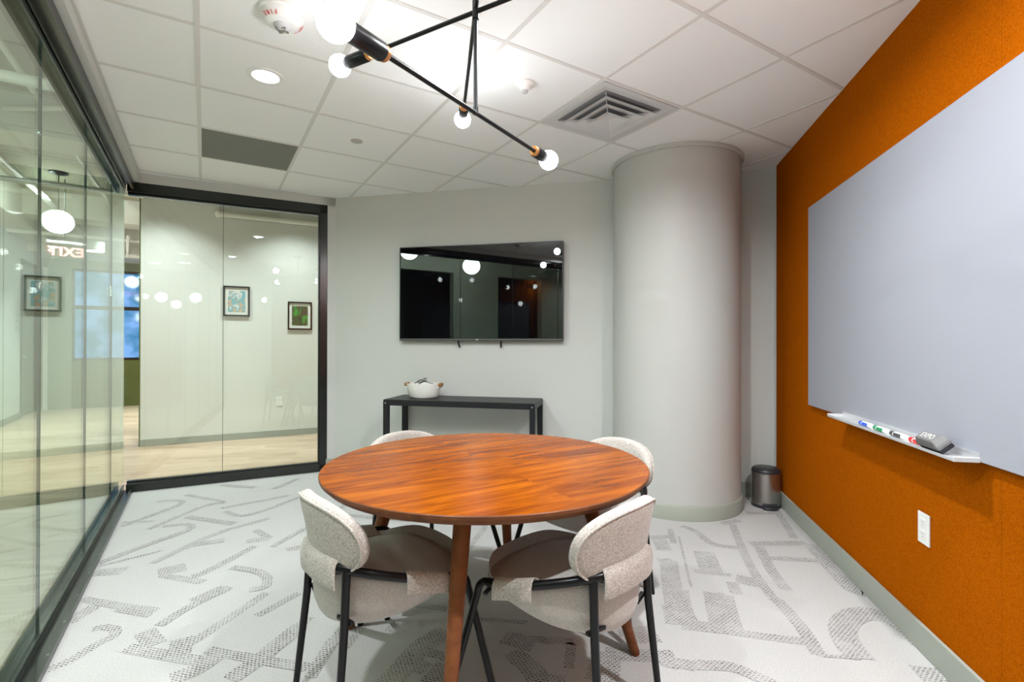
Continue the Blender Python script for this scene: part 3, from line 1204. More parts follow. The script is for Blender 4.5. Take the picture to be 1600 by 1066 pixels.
def make_back():
    bm = bmesh.new()
    n = 64
    T = 0.024
    prof = [(0.0, 1.0), (0.3, 1.0), (0.6, 1.0), (0.82, 0.97), (0.93, 0.82), (0.985, 0.5), (1.0, 0.0)]
    front, back = [], []
    for side, store in ((1, front), (-1, back)):
        for k, th in prof:
            if k == 0:
                p = back_point(0, 0)
                store.append([bm.verts.new(p + Vector((0, side * T, 0)))])
                continue
            if side == -1 and k == 1.0:
                store.append(front[-1]); continue
            ring = []
            for i in range(n):
                u, v = pad_shape(2 * PI * i / n)
                p = back_point(u * k, v * k)
                d = Vector((-2.7 * p.x, 1, 0.20)).normalized()
                ring.append(bm.verts.new(p + d * side * T * th))
            store.append(ring)
    for st in (front, back):
        for a, b in zip(st[:-1], st[1:]):
            for i in range(n):
                j = (i + 1) % n
                if len(a) == 1:
                    bm.faces.new([a[0], b[i], b[j]])
                else:
                    bm.faces.new([a[i], a[j], b[j], b[i]])
    return bm


def make_piping():
    bm = bmesh.new()
    n = 96
    pts = []
    for i in range(n + 1):
        u, v = pad_shape(2 * PI * i / n)
        p = back_point(u * 0.955, v * 0.955)
        d = Vector((-2.7 * p.x, 1, 0.20)).normalized()
        pts.append(p - d * 0.021)
    tube(bm, pts, 0.0042, 6, cap=False)
    return bm


def make_flap(i0, i1, inner, drop, th=0.006):
    """cloth sleeve folded over the ring between two stations of the ring"""
    bm = bmesh.new()
    r = 0.0150
    st = RINGC[i0:i1 + 1]
    m = len(st)
    # profile: (outward offset, z offset)
    prof = [(-r - inner, -0.012), (-r - inner * 0.4, 0.004), (-r * 0.8, r * 0.75 + 0.002), (0, r + 0.003), (r * 0.8, r * 0.75),
            (r + 0.002, -0.002), (r + 0.004, -drop * 0.35), (r + 0.003, -drop * 0.7), (r + 0.001, -drop)]
    outer, innr = [], []
    for k, p in enumerate(st):
        a = st[max(0, k - 1)]; b = st[min(m - 1, k + 1)]
        t = (b - a); t.z = 0; t.normalize()
        nrm = Vector((t.y, -t.x, 0))
        c = Vector((0, 0.03, p.z))
        if nrm.dot(Vector((p.x, p.y, 0)) - Vector((0, 0.05, 0))) < 0: nrm = -nrm
        wv = 0.006 * math.sin(PI * k / max(1, m - 1) * 1.0)
        row = []
        row2 = []
        for q, (o_, z_) in enumerate(prof):
            zz = z_ + (wv if q == len(prof) - 1 else 0)
            pos = p + nrm * o_ + Vector((0, 0, zz))
            a2 = prof[max(0, q - 1)]; b2 = prof[min(len(prof) - 1, q + 1)]
            tt = Vector((b2[0] - a2[0], b2[1] - a2[1])).normalized()
            nn = Vector((-tt.y, tt.x))
            if q < 2 and nn.y < 0: nn = -nn
            if q >= 5 and nn.x < 0: nn = -nn
            if 2 <= q < 5 and nn.y < 0: nn = -nn
            row.append(bm.verts.new(pos + (nrm * nn.x + Vector((0, 0, nn.y))) * th))
            row2.append(bm.verts.new(pos))
        outer.append(row); innr.append(row2)
    Q = len(prof)
    for k in range(m - 1):
        for q in range(Q - 1):
            bm.faces.new([outer[k][q], outer[k + 1][q], outer[k + 1][q + 1], outer[k][q + 1]])
            bm.faces.new([innr[k][q], innr[k][q + 1], innr[k + 1][q + 1], innr[k + 1][q]])
        for q in (0, Q - 1):
            bm.faces.new([outer[k][q], innr[k][q], innr[k + 1][q], outer[k + 1][q]])
    for k in (0, m - 1):
        for q in range(Q - 1):
            bm.faces.new([outer[k][q], outer[k][q + 1], innr[k][q + 1], innr[k][q]])
    bmesh.ops.recalc_face_normals(bm, faces=bm.faces[:])
    es = [e for e in bm.edges if len(e.link_faces) == 2 and e.calc_face_angle(0) > R(55)]
    bmesh.ops.bevel(bm, geom=es, offset=0.0035, segments=2, profile=0.5, affect='EDGES', clamp_overlap=True)
    return bm


def make_chair(label):
    t = thing('dining_chair', label, 'chair', group='grey chairs around the round table')
    obj('seat', make_seat(), M_seatfab_two, t, angle=80)
    bk = obj('backrest', make_back(), M_fab, t, angle=80)
    obj('piping', make_piping(), M_fab, bk)
    bm = bmesh.new()
    tube(bm, RINGC, 0.0145, 14)
    obj('frame', bm, M_black, t)
    for s in (-1, 1):
        bm = bmesh.new()
        pts = catmull([(s * 0.275, 0.175, 0.462), (s * 0.2755, 0.195, 0.458), (s * 0.279, 0.214, 0.440), (s * 0.285, 0.220, 0.41)], 5)
        pts += [(s * 0.345, 0.245, 0.2), (s * 0.402, 0.268, 0.0)]
        tube(bm, pts, 0.0125, 14)
        for v in bm.verts: v.co.z = max(0, v.co.z)
        obj('leg', bm, M_black, t)
        bm = bmesh.new()
        tube(bm, [(s * 0.158, -0.156, 0.545), (s * 0.165, -0.166, 0.36), (s * 0.186, -0.20, 0.0)], [0.0135, 0.0135, 0.011], 14)
        for v in bm.verts: v.co.z = max(0, v.co.z)
        obj('leg', bm, M_black, t)
        bm = bmesh.new()
        box(bm, (s * 0.135, -0.150, 0.372), (0.075, 0.016, 0.012), Matrix.Rotation(s * R(12), 4, 'Z'), bev=0.002, seg=1)
        obj('bracket', bm, M_black, t, smooth=False)
        bm = bmesh.new()
        box(bm, (s * 0.268, 0.185, 0.428), (0.045, 0.016, 0.010), Matrix.Rotation(s * R(-20), 4, 'Z'), bev=0.002, seg=1)
        obj('bracket', bm, M_black, t)
    n = len(RINGC)
    obj('side_flap', make_flap(4, 16, 0.035, 0.046), M_fab, t, angle=60)
    obj('side_flap', make_flap(n - 17, n - 5, 0.035, 0.046), M_fab, t, angle=60)
    obj('rear_flap', make_flap(n // 2 - 15, n // 2 + 15, 0.02, 0.066), M_fab, t, angle=60)
    return t


M_seatfab_two = M_seatfab
CH = [('grey upholstered chair in front of the table, left of its near leg', (-0.50, 1.78), 41),
      ('grey upholstered chair in front of the table, right of its near leg', (0.24, 1.726), 137),
      ('pale chair behind the table on the glass wall side, below the console', (-0.50, 2.66), -54),
      ('pale chair behind the table, beside the round column', (0.43, 2.50), 221)]
ch0 = None
for lab, (x, y), face in CH:
    if ch0 is None:
        c = ch0 = make_chair(lab)
    else:
        c = copy_tree(ch0)
        c['label'] = lab
    c.location = (x, y, 0)
    c.rotation_euler = (0, 0, R(face - 90))

# ------------------------------------------------------------------ chandelier of crossed rods
HUB = Vector((-0.121, 1.63, 0))
chand = thing('chandelier', 'black ceiling chandelier of crossed rods with globe bulbs', 'chandelier', (HUB.x, HUB.y, H_CEIL))
def CL(x, y, z): return Vector((x - HUB.x, y - HUB.y, z - H_CEIL))
bm = bmesh.new()
lathe(bm, [(0, 0.0), (0.065, 0.0), (0.065, -0.018), (0.060, -0.024), (0.0, -0.024)], 32)
obj('canopy', bm, M_black, chand)
bm = bmesh.new()
tube(bm, [(0, 0, -0.02), CL(HUB.x, HUB.y, 2.0)], 0.0065, 12)
lathe(bm, [(0, 0.02), (0.009, 0.02), (0.009, -0.004), (0, -0.004)], 16, CL(HUB.x, HUB.y, 2.0))
lathe(bm, [(0, 0.03), (0.011, 0.03), (0.011, -0.03), (0, -0.03)], 16, CL(HUB.x, HUB.y, 2.338))
obj('stem', bm, M_black, chand)
BR = 0.0415
ARMS = [(CL(-0.387, 1.09, 1.95), CL(0.16, 2.20, 2.055)),
        (CL(-0.675, 1.95, 2.332), CL(0.433, 1.31, 2.332)),
        (CL(-0.255, 2.55, 2.39), CL(0.0, 0.80, 2.305))]
for a, b in ARMS:
    d = (b - a).normalized()
    bm = bmesh.new()
    tube(bm, [a + d * 0.12, b - d * 0.12], 0.0075, 12)
    obj('arm', bm, M_black, chand)
    for p, q in ((a, d), (b, -d)):
        rot = q.to_track_quat('Z', 'Y').to_matrix().to_4x4()
        bm = bmesh.new()
        lathe(bm, [(0.0, 0.036), (0.0225, 0.036), (0.0235, 0.040), (0.0235, 0.145), (0.021, 0.150), (0.010, 0.150), (0, 0.150)], 24, p, rot)
        s = obj('socket', bm, M_black, chand)
        bm = bmesh.new()
        lathe(bm, [(0.009, 0.1505), (0.0205, 0.1505), (0.0205, 0.160), (0.018, 0.164), (0.009, 0.164)], 24, p, rot)
        obj('collar', bm, M_copper, s)
        bm = bmesh.new()
        prof = [(BR * math.sin(t), -BR * math.cos(t)) for t in [PI * i / 16 for i in range(14)]]
        prof += [(0.017, 0.043), (0.015, 0.050), (0.0, 0.050)]
        prof[0] = (0, -BR)
        lathe(bm, prof, 24, p, rot)
        obj('bulb', bm, M_bulb, s)

# ------------------------------------------------------------------ ceiling fittings
def downlight(x, y, label):
    t = thing('downlight', label, 'ceiling light', (x, y, H_CEIL), group='recessed ceiling downlights')
    bm = bmesh.new()
    lathe(bm, [(0.066, 0.004), (0.066, -0.004), (0.072, -0.006), (0.088, -0.003), (0.089, 0.0), (0.089, 0.004)], 40)
    obj('trim_ring', bm, M_white, t)
    bm = bmesh.new()
    lathe(bm, [(0, -0.0025), (0.0665, -0.0025)], 40)
    obj('lens', bm, M_down, t)
    return t


downlight(*DOWNLIGHTS[0], 'round recessed downlight left of the chandelier bulbs, near the fire alarm')
for x, y in DOWNLIGHTS[1:]:  # the last two are added to light the room
    downlight(x, y, 'unseen round recessed downlight in the near part of the tiled ceiling, above the camera')

t = thing('fire_alarm', 'round white ceiling fire strobe with clear lens and red lettering', 'fire alarm', (-0.985, 2.13, H_CEIL), 0)
bm = bmesh.new()
lathe(bm, [(0, 0.0), (0.092, 0.0), (0.094, -0.012), (0.090, -0.016), (0.086, -0.017), (0.080, -0.034), (0.066, -0.050), (0.050, -0.056), (0.0, -0.058)], 48)
body = obj('housing', bm, M_white, t)
bm = bmesh.new()
lathe(bm, [(0.034, -0.056), (0.034, -0.064), (0.026, -0.074), (0.014, -0.079), (0, -0.080)], 24)
ln = obj('lens', bm, paint('clear_strobe_lens', (0.55, 0.56, 0.57), 0.08, 0.7), t)
bm = bmesh.new()
box(bm, (0, 0, -0.0815), (0.034, 0.010, 0.006), bev=0.002, seg=1)
for a in range(4):
    box(bm, (0.02 * math.cos(a * PI / 2 + .7), 0.02 * math.sin(a * PI / 2 + .7), -0.0765), (0.008, 0.016, 0.006), Matrix.Rotation(a * PI / 2, 4, 'Z'))
obj('strobe_tube', bm, paint('strobe_metal', (0.30, 0.29, 0.28), 0.2, 0.6, metal=0.7), t)
bm = bmesh.new()
# the word reads from the far side of the housing, so it is upside down from the camera
for ang in (-104, 48):
    bm = bmesh.new()
    for i, chh in enumerate('FIRE'):
        a = R(ang) - (i - 1.5) * 0.235
        rr, zz = 0.0755, -0.0432
        out = Vector((math.cos(a), math.sin(a), 0))
        pos = out * rr + Vector((0, 0, zz))
        nrm = (out - Vector((0, 0, 1))).normalized()
        up_ = (-out - Vector((0, 0, 1))).normalized()
        right = up_.cross(nrm)
        M = Matrix((right, up_, nrm)).transposed().to_4x4()
        M.translation = pos + nrm * 0.0016
        text_bm(bm, chh, 0.025, M, 0.0006)
    obj('lettering', bm, M_red, t, smooth=False)

t = thing('smoke_detector', 'small white ceiling sensor between the chandelier and the air diffuser', 'smoke detector', (0.067, 2.71, H_CEIL))
bm = bmesh.new()
lathe(bm, [(0, 0), (0.052, 0), (0.053, -0.010), (0.044, -0.016), (0.036, -0.020), (0.028, -0.034), (0.020, -0.040), (0, -0.040)], 40)
obj('housing', bm, M_white, t)
bm = bmesh.new()
lathe(bm, [(0.017, -0.039), (0.017, -0.050), (0.010, -0.054), (0, -0.054)], 20)
obj('sensor_tip', bm, M_greymetal, t)

bm = bmesh.new()
lathe(bm, [(0, 0.0), (0.040, 0.0), (0.041, -0.004), (0.036, -0.007), (0, -0.008)], 32)
o = obj('sprinkler_cover', bm, paint('grey_cover', (0.47, 0.45, 0.42), 0.5, 0.4))
o.location = (-1.09, 3.491, H_CEIL)
tag(o, 'flat round grey sprinkler cover disc on a ceiling tile, right of the grey panel', 'sprinkler cover')

# grey ceiling panel (one full tile)
def cell(i, j, inset=0.0):
    return [GRID0 + gA * GS * (i + a) + gB * GS * (j + b) for a, b in ((0, 0), (1, 0), (1, 1), (0, 1))]


c = sum(cell(0, 2), Vector((0, 0, 0))) / 4
bm = bmesh.new()
box(bm, (0, 0, -0.002), (GS - 0.024, GS - 0.024, 0.004), bev=0.001, seg=1)
o = obj('ceiling_panel', bm, M_greypanel, smooth=False)
o.location = (c.x, c.y, H_CEIL)
o.rotation_euler = (0, 0, math.atan2(gA.y, gA.x))
tag(o, 'dark grey square panel filling one tile of the white ceiling', 'ceiling panel')

# square air diffuser with nested cones
c = sum(cell(3, -1), Vector((0, 0, 0))) / 4
vent = thing('air_diffuser', 'square white metal air diffuser with nested louvres in the ceiling', 'air vent', (c.x, c.y, H_CEIL), math.atan2(gA.y, gA.x))


def sqring(bm, prof, mat=0):
    rings = [[bm.verts.new((sx_ * h, sy_ * h, z)) for sx_, sy_ in ((-1, -1), (1, -1), (1, 1), (-1, 1))] for h, z in prof]
    for a, b in zip(rings[:-1], rings[1:]):
        for i in range(4):
            j = (i + 1) % 4
            f = bm.faces.new([a[i], a[j], b[j], b[i]]); f.material_index = mat
    return rings


bm = bmesh.new()
sqring(bm, [(0.293, -0.001), (0.293, -0.007), (0.262, -0.007), (0.236, -0.003), (0.225, -0.0015)])
obj('frame', bm, M_ventwhite, vent, smooth=False)
bm = bmesh.new()
sqring(bm, [(0.226, -0.0008), (0.001, -0.0008)])
obj('duct', bm, M_duct, vent, smooth=False)
bm = bmesh.new()
sqring(bm, [(0.150, -0.006), (0.207, -0.026), (0.210, -0.026), (0.153, -0.004)])
obj('louvre', bm, M_ventwhite, vent, smooth=False)
bm = bmesh.new()
sqring(bm, [(0.085, -0.010), (0.150, -0.032), (0.153, -0.032), (0.088, -0.008)])
obj('louvre', bm, M_ventwhite, vent, smooth=False)
bm = bmesh.new()
rg = sqring(bm, [(0.030, -0.020), (0.092, -0.040), (0.094, -0.041)])
f = bm.faces.new(rg[0])
obj('louvre', bm, M_ventwhite, vent, smooth=False)
bm = bmesh.new()
for sx_, sy_ in ((-1, -1), (1, -1), (1, 1), (-1, 1)):
    tube(bm, [(sx_ * 0.06, sy_ * 0.06, -0.018), (sx_ * 0.215, sy_ * 0.215, -0.010)], 0.004, 6)
obj('hanger', bm, M_greymetal, vent)

# ------------------------------------------------------------------ television
tvx = -2.4725
tv = thing('television', 'large black flat television mounted on the sage green wall', 'television', Cc + r1 * tvx + Vector((0, 0, 1.70)), RZ_TV)
bm = bmesh.new()
box(bm, (0, -0.052, 0), (1.535, 0.034, 0.872), bev=0.004)
obj('bezel', bm, paint('tv_bezel', (0.03, 0.03, 0.032), 0.3, 0.5), tv, smooth=False)
bm = bmesh.new()
box(bm, (0, -0.0700, 0.007), (1.515, 0.0025, 0.842), bev=0.0006, seg=1)
obj('screen', bm, M_tv, tv, smooth=False)
bm = bmesh.new()
box(bm, (0, -0.0700, -0.424), (1.530, 0.003, 0.014), bev=0.001, seg=1)
obj('bottom_strip', bm, paint('tv_strip', (0.16, 0.155, 0.15), 0.3, 0.5, metal=0.5), tv, smooth=False)
bm = bmesh.new()
box(bm, (-0.012, -0.0722, -0.425), (0.020, 0.0015, 0.009), bev=0.0004, seg=1)
obj('logo', bm, M_alu, tv, smooth=False)
bm = bmesh.new()
box(bm, (0, -0.019, 0.0), (0.6, 0.034, 0.42), bev=0.004)
obj('wall_mount', bm, M_black, tv, smooth=False)
for x, dx in ((-0.215, 0.025), (0.20, 0.0)):
    bm = bmesh.new()
    tube(bm, [(x, -0.028, -0.40), (x + dx, -0.026, -0.497)], [0.008, 0.008], 8)
    obj('pull_strap', bm, M_black, tv)

# ------------------------------------------------------------------ console table with basket
cons = thing('console_table', 'charcoal metal console table standing below the television', 'console table', Cc + r1 * (-2.552), RZ_TV)
CW, CD, CH_ = 1.325, 0.42, 0.758
y0 = -0.022 - CD
bm = bmesh.new()
box(bm, (0, -0.022 - CD / 2, CH_ - 0.004), (CW - 0.006, CD - 0.006, 0.008), bev=0.001, seg=1)
obj('tabletop', bm, M_console, cons, smooth=False)
bm = bmesh.new()
for c_, s_ in (((0, y0 + 0.013, CH_ - 0.029), (CW - 0.09, 0.024, 0.042)), ((0, -0.022 - 0.013, CH_ - 0.029), (CW - 0.09, 0.024, 0.042)),
               ((-CW / 2 + 0.013, -0.022 - CD / 2, CH_ - 0.029), (0.024, CD - 0.09, 0.042)), ((CW / 2 - 0.013, -0.022 - CD / 2, CH_ - 0.029), (0.024, CD - 0.09, 0.042))):
    box(bm, c_, s_, bev=0.002, seg=1)
obj('rail', bm, M_console, cons, smooth=False)
for sx_ in (-1, 1):
    for yy in (y0 + 0.0225, -0.022 - 0.0225):
        bm = bmesh.new()
        box(bm, (sx_ * (CW / 2 - 0.0225), yy, (CH_ - 0.009) / 2), (0.045, 0.045, CH_ - 0.009), bev=0.003, seg=1)
        l = obj('leg', bm, M_console, cons, smooth=False)
        if yy < -0.1:
            bm = bmesh.new()
            lathe(bm, [(0.005, 0.0), (0.005, 0.0015), (0, 0.0018)], 12, (sx_ * (CW / 2 - 0.0225), yy - 0.0225, CH_ - 0.03), Matrix.Rotation(R(90), 4, 'X'))
            obj('bolt', bm, M_greymetal, l)

bc = Cc + r1 * (-2.925) - r2 * 0.235 + Vector((0, 0, CH_))
bk = thing('storage_bowl', 'white oval bowl with wooden handles on the charcoal console', 'bowl', bc, RZ_TV)
bm = bmesh.new()
prof = [(0, 0.0005), (0.110, 0.0005), (0.126, 0.006), (0.138, 0.025), (0.150, 0.075), (0.156, 0.118), (0.158, 0.128), (0.154, 0.130), (0.149, 0.120), (0.143, 0.075), (0.130, 0.030), (0.11, 0.012), (0, 0.010)]
lathe(bm, prof, 48, sy=0.72)
obj('body', bm, M_ceram, bk)
for s in (-1, 1):
    bm = bmesh.new()
    box(bm, (s * 0.158, 0, 0.118), (0.026, 0.085, 0.032), bev=0.009, seg=3)
    h = obj('handle', bm, M_handle, bk)
    bm = bmesh.new()
    box(bm, (s * 0.149, 0, 0.096), (0.014, 0.10, 0.016), bev=0.004)
    obj('handle_lug', bm, M_ceram, h)
bm = bmesh.new()
pts = [(-0.03 + 0.05 * math.cos(t), 0.04 * math.sin(t), 0.118 + 0.028 * math.sin(t * 1.0 + 1.2) + 0.004 * t) for t in [i * 0.45 for i in range(26)]]
pts = [(-0.09, 0.0, 0.128), (-0.07, 0.01, 0.133)] + pts + [(0.06, -0.02, 0.135), (0.085, 0.0, 0.128)]
pts = [(x, y, max(z, 0.05)) for x, y, z in pts]
tube(bm, catmull(pts, 3), 0.0032, 8)
o = obj('cable', bm, M_cord)
o.location = bc; o.rotation_euler = (0, 0, RZ_TV)
tag(o, 'black cable coiled loosely inside the white bowl', 'cable')

# ------------------------------------------------------------------ whiteboard, tray, markers, eraser
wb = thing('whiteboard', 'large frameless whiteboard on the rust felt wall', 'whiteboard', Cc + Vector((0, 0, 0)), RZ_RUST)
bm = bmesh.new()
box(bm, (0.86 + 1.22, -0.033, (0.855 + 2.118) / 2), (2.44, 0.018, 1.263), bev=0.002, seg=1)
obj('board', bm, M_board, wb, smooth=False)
bm = bmesh.new()
box(bm, (0.86 + 1.22, -0.0175, 1.48), (2.2, 0.012, 1.0))
obj('mounting', bm, M_greymetal, wb, smooth=False)
TX0, TX1 = 1.385, 2.435
bm = bmesh.new()
yb = -0.0425
box(bm, ((TX0 + TX1) / 2, yb - 0.0015, 0.868), (TX1 - TX0, 0.003, 0.030))
box(bm, ((TX0 + TX1) / 2, yb - 0.038, 0.8545), (TX1 - TX0, 0.076, 0.003))
box(bm, ((TX0 + TX1) / 2, yb - 0.0755, 0.859), (TX1 - TX0, 0.003, 0.010), bev=0.001, seg=1)
tr = obj('marker_tray', bm, M_alu, wb, smooth=False)
tr['label'] = 'aluminium marker tray'
for x in (TX0 - 0.001, TX1 + 0.001):
    bm = bmesh.new()
    box(bm, (x, yb - 0.038, 0.861), (0.006, 0.078, 0.018), bev=0.002, seg=1)
    obj('end_cap', bm, M_greymetal, tr, smooth=False)
TOPZ = 0.856


def marker(x, col, label, rzd, L=0.122):
    M_c = paint('ink_' + label.split()[0], col, 0.35, 0.5)
    p = Cc - r2 * x - r1 * 0.082 + Vector((0, 0, TOPZ + 0.0114))
    t = thing('dry_erase_marker', label, 'marker', p, RZ_RUST + R(rzd), 'markers on the whiteboard tray')
    rot = Matrix.Rotation(R(90), 4, 'Y')
    bm = bmesh.new()
    lathe(bm, [(0, -L / 2 + 0.030), (0.0102, -L / 2 + 0.030), (0.0112, -L / 2 + 0.034), (0.0112, L / 2 - 0.01), (0.010, L / 2 - 0.002), (0, L / 2)], 20, (0, 0, 0), rot)
    obj('barrel', bm, M_white, t)
    bm = bmesh.new()
    lathe(bm, [(0, -L / 2), (0.007, -L / 2), (0.0098, -L / 2 + 0.006), (0.0113, -L / 2 + 0.028), (0.0105, -L / 2 + 0.0295), (0, -L / 2 + 0.0295)], 20, (0, 0, 0), rot)
    obj('cap', bm, M_c, t)
    bm = bmesh.new()
    nseg = 8
    for i in range(nseg):                                     # printed band on the side towards the room
        a0, a1 = R(135 + 95 * i / nseg), R(135 + 95 * (i + 1) / nseg)
        rr = 0.0114
        P4 = [(-0.022, a0), (0.034, a0), (0.034, a1), (-0.022, a1)]
        quad(bm, *[(x_, rr * math.cos(a_), rr * math.sin(a_)) for x_, a_ in P4])
    obj('label_band', bm, M_c, t)
    return t


marker(1.735, (0.02, 0.10, 0.62), 'blue-capped white marker, farthest along the tray', 0)
marker(1.875, (0.0, 0.26, 0.09), 'green-capped white marker between the blue and black ones', 0)
marker(2.020, (0.05, 0.05, 0.05), 'black-capped white marker between the green and red ones', 0)
marker(2.165, (0.72, 0.02, 0.02), 'red-capped white marker next to the grey eraser', 0)
ep = Cc - r2 * 2.285 - r1 * 0.0815 + Vector((0, 0, TOPZ))
ep.z += 0.0165
er = thing('whiteboard_eraser', 'grey block eraser with embossed top on the whiteboard tray', 'eraser', ep, RZ_RUST)
er.rotation_euler = (0.7, 0, RZ_RUST)
bm = bmesh.new()
box(bm, (0, 0, 0.0085), (0.128, 0.05, 0.016), bev=0.003)
obj('felt_pad', bm, paint('eraser_pad', (0.03, 0.03, 0.035), 0.9, 0.1), er, smooth=False)
bm = bmesh.new()
vs = []
for z, hx, hy in ((0.0165, 0.066, 0.027), (0.030, 0.066, 0.027), (0.052, 0.052, 0.019)):
    vs.append([bm.verts.new((sx_ * hx, sy_ * hy, z)) for sx_, sy_ in ((-1, -1), (1, -1), (1, 1), (-1, 1))])
for a, b in zip(vs[:-1], vs[1:]):
    for i in range(4):
        bm.faces.new([a[i], a[(i + 1) % 4], b[(i + 1) % 4], b[i]])
bm.faces.new(vs[0][::-1]); bm.faces.new(vs[-1])
bmesh.ops.bevel(bm, geom=bm.edges[:], offset=0.0025, segments=2, affect='EDGES')
obj('body', bm, paint('eraser_grey', (0.17, 0.165, 0.165), 0.55, 0.4), er, angle=30)
bm = bmesh.new()
text_bm(bm, 'EXPO', 0.030, Matrix.Translation((0, 0, 0.0522)), 0.0006)
obj('embossed_lettering', bm, paint('eraser_text', (0.55, 0.54, 0.52), 0.5, 0.4), er, smooth=False)


# ------------------------------------------------------------------ outlets, switch
def outlet(label, loc, rz, w, h, dual=True):
    t = thing('wall_outlet', label, 'outlet', loc, rz)
    bm = bmesh.new()
    box(bm, (0, -0.003, 0), (w, 0.006, h), bev=0.002)
    obj('cover_plate', bm, M_white, t, smooth=False)
    for s in (1, -1):
        bm = bmesh.new()
        box(bm, (0, -0.0065, s * h * 0.19), (w * 0.46, 0.003, h * 0.27), bev=0.001, seg=1)
        r_ = obj('receptacle', bm, M_white, t, smooth=False)
        bm = bmesh.new()
        for dx, hh in ((-0.006, 0.008), (0.006, 0.007)):
            box(bm, (dx, -0.0081, s * h * 0.19 + 0.004), (0.002, 0.0006, hh))
        lathe(bm, [(0.002, 0), (0.002, 0.0006), (0, 0.0006)], 8, (0, -0.0080, s * h * 0.19 - 0.009), Matrix.Rotation(R(90), 4, 'X'))
        obj('slots', bm, M_duct, r_, smooth=False)
    return t


outlet('white wall outlet on the rust felt below the whiteboard tray', Cc - r2 * 2.066 - r1 * 0.0115 + Vector((0, 0, 0.502)), RZ_RUST, 0.078, 0.125)
outlet('white wall outlet on the corridor wall beyond the far glass', W0 + g1 * 1.504 + Vector((0, 0, 0.461)), RZ_FAR, 0.075, 0.12)
t = thing('light_switch', 'pale double switch plate on the lobby wall beside the door', 'light switch', nm(-2.55, 10.85, 1.52), RZ_SIDE)
for z in (0.055, -0.055):
    bm = bmesh.new(); box(bm, (0, -0.004, z), (0.14, 0.008, 0.095), bev=0.002)
    p_ = obj('cover_plate', bm, M_white, t, smooth=False)
    bm = bmesh.new(); box(bm, (0, -0.009, z), (0.05, 0.004, 0.05), bev=0.001, seg=1)
    obj('rocker', bm, M_greymetal, p_, smooth=False)

# ------------------------------------------------------------------ pedal bin
pb = thing('pedal_bin', 'brushed steel pedal bin with dark lid between column and rust wall', 'waste bin', (1.953, 3.84, 0), R(-10))
BRD = 0.100
bm = bmesh.new()
lathe(bm, [(BRD - 0.004, 0.022), (BRD, 0.024), (BRD, 0.248), (BRD - 0.003, 0.250)], 40)
obj('body', bm, M_steel, pb)
bm = bmesh.new()
lathe(bm, [(0, 0.0), (BRD - 0.004, 0.0), (BRD + 0.003, 0.004), (BRD + 0.003, 0.022), (BRD - 0.004, 0.026), (0, 0.026)], 40)
obj('base_ring', bm, M_darklid, pb)
bm = bmesh.new()
lathe(bm, [(BRD - 0.004, 0.249), (BRD + 0.002, 0.249), (BRD + 0.003, 0.256), (BRD + 0.002, 0.262), (BRD - 0.004, 0.263)], 40)
obj('rim', bm, M_steel, pb)
bm = bmesh.new()
lathe(bm, [(BRD - 0.004, 0.262), (BRD + 0.001, 0.263), (BRD + 0.001, 0.276), (BRD - 0.006, 0.290), (BRD - 0.02, 0.297), (BRD - 0.05, 0.301), (0, 0.302)], 40)
obj('lid', bm, M_darklid, pb)
bm = bmesh.new()
tube(bm, catmull([(-0.045, -BRD + 0.01, 0.012), (-0.045, -BRD - 0.018, 0.014), (0, -BRD - 0.032, 0.014), (0.045, -BRD - 0.018, 0.014), (0.045, -BRD + 0.01, 0.012)], 5), 0.008, 10)
box(bm, (0, -BRD - 0.010, 0.016), (0.085, 0.035, 0.008), bev=0.003)
box(bm, (0, -BRD + 0.003, 0.022), (0.10, 0.02, 0.044), bev=0.004)
obj('pedal', bm, M_darklid, pb)


# ------------------------------------------------------------------ framed pictures on the corridor wall
def picture(label, s, z, w, h, art, fw=0.018):
    t = thing('framed_picture', label, 'picture', W0 + g1 * s + Vector((0, 0, z)), RZ_FAR)
    bm = bmesh.new()
    for c_, s_ in (((-w / 2 + fw / 2, -0.013, 0), (fw, 0.024, h)), ((w / 2 - fw / 2, -0.013, 0), (fw, 0.024, h)),
                   ((0, -0.013, h / 2 - fw / 2), (w - 2 * fw, 0.024, fw)), ((0, -0.013, -h / 2 + fw / 2), (w - 2 * fw, 0.024, fw))):
        box(bm, c_, s_)
    obj('frame', bm, M_black, t, smooth=False)
    bm = bmesh.new(); box(bm, (0, -0.006, 0), (w - 2 * fw, 0.008, h - 2 * fw))
    m_ = obj('mat_board', bm, M_mat, t, smooth=False)
    bm = bmesh.new(); box(bm, (0, -0.0112, 0), (w * 0.66, 0.002, h * 0.70))
    obj('artwork', bm, art, m_, smooth=False)
    return t


ART1 = art_mat('abstract_art_blue', [(0.04, 0.16, 0.30), (0.62, 0.64, 0.62), (0.20, 0.42, 0.46), (0.62, 0.42, 0.26), (0.10, 0.28, 0.45), (0.66, 0.58, 0.46)], 9, 3.1)
ART2 = art_mat('abstract_art_green', [(0.03, 0.05, 0.02), (0.05, 0.10, 0.03), (0.08, 0.07, 0.04), (0.05, 0.28, 0.04), (0.10, 0.06, 0.035), (0.55, 0.36, 0.20)], 7, 8.4)
picture('black-framed abstract print in blue and tan, left one on the corridor wall', 1.004, 1.772, 0.30, 0.385, ART1)
picture('black-framed dark green leafy print, right one on the corridor wall', 1.754, 1.605, 0.30, 0.375, ART2)


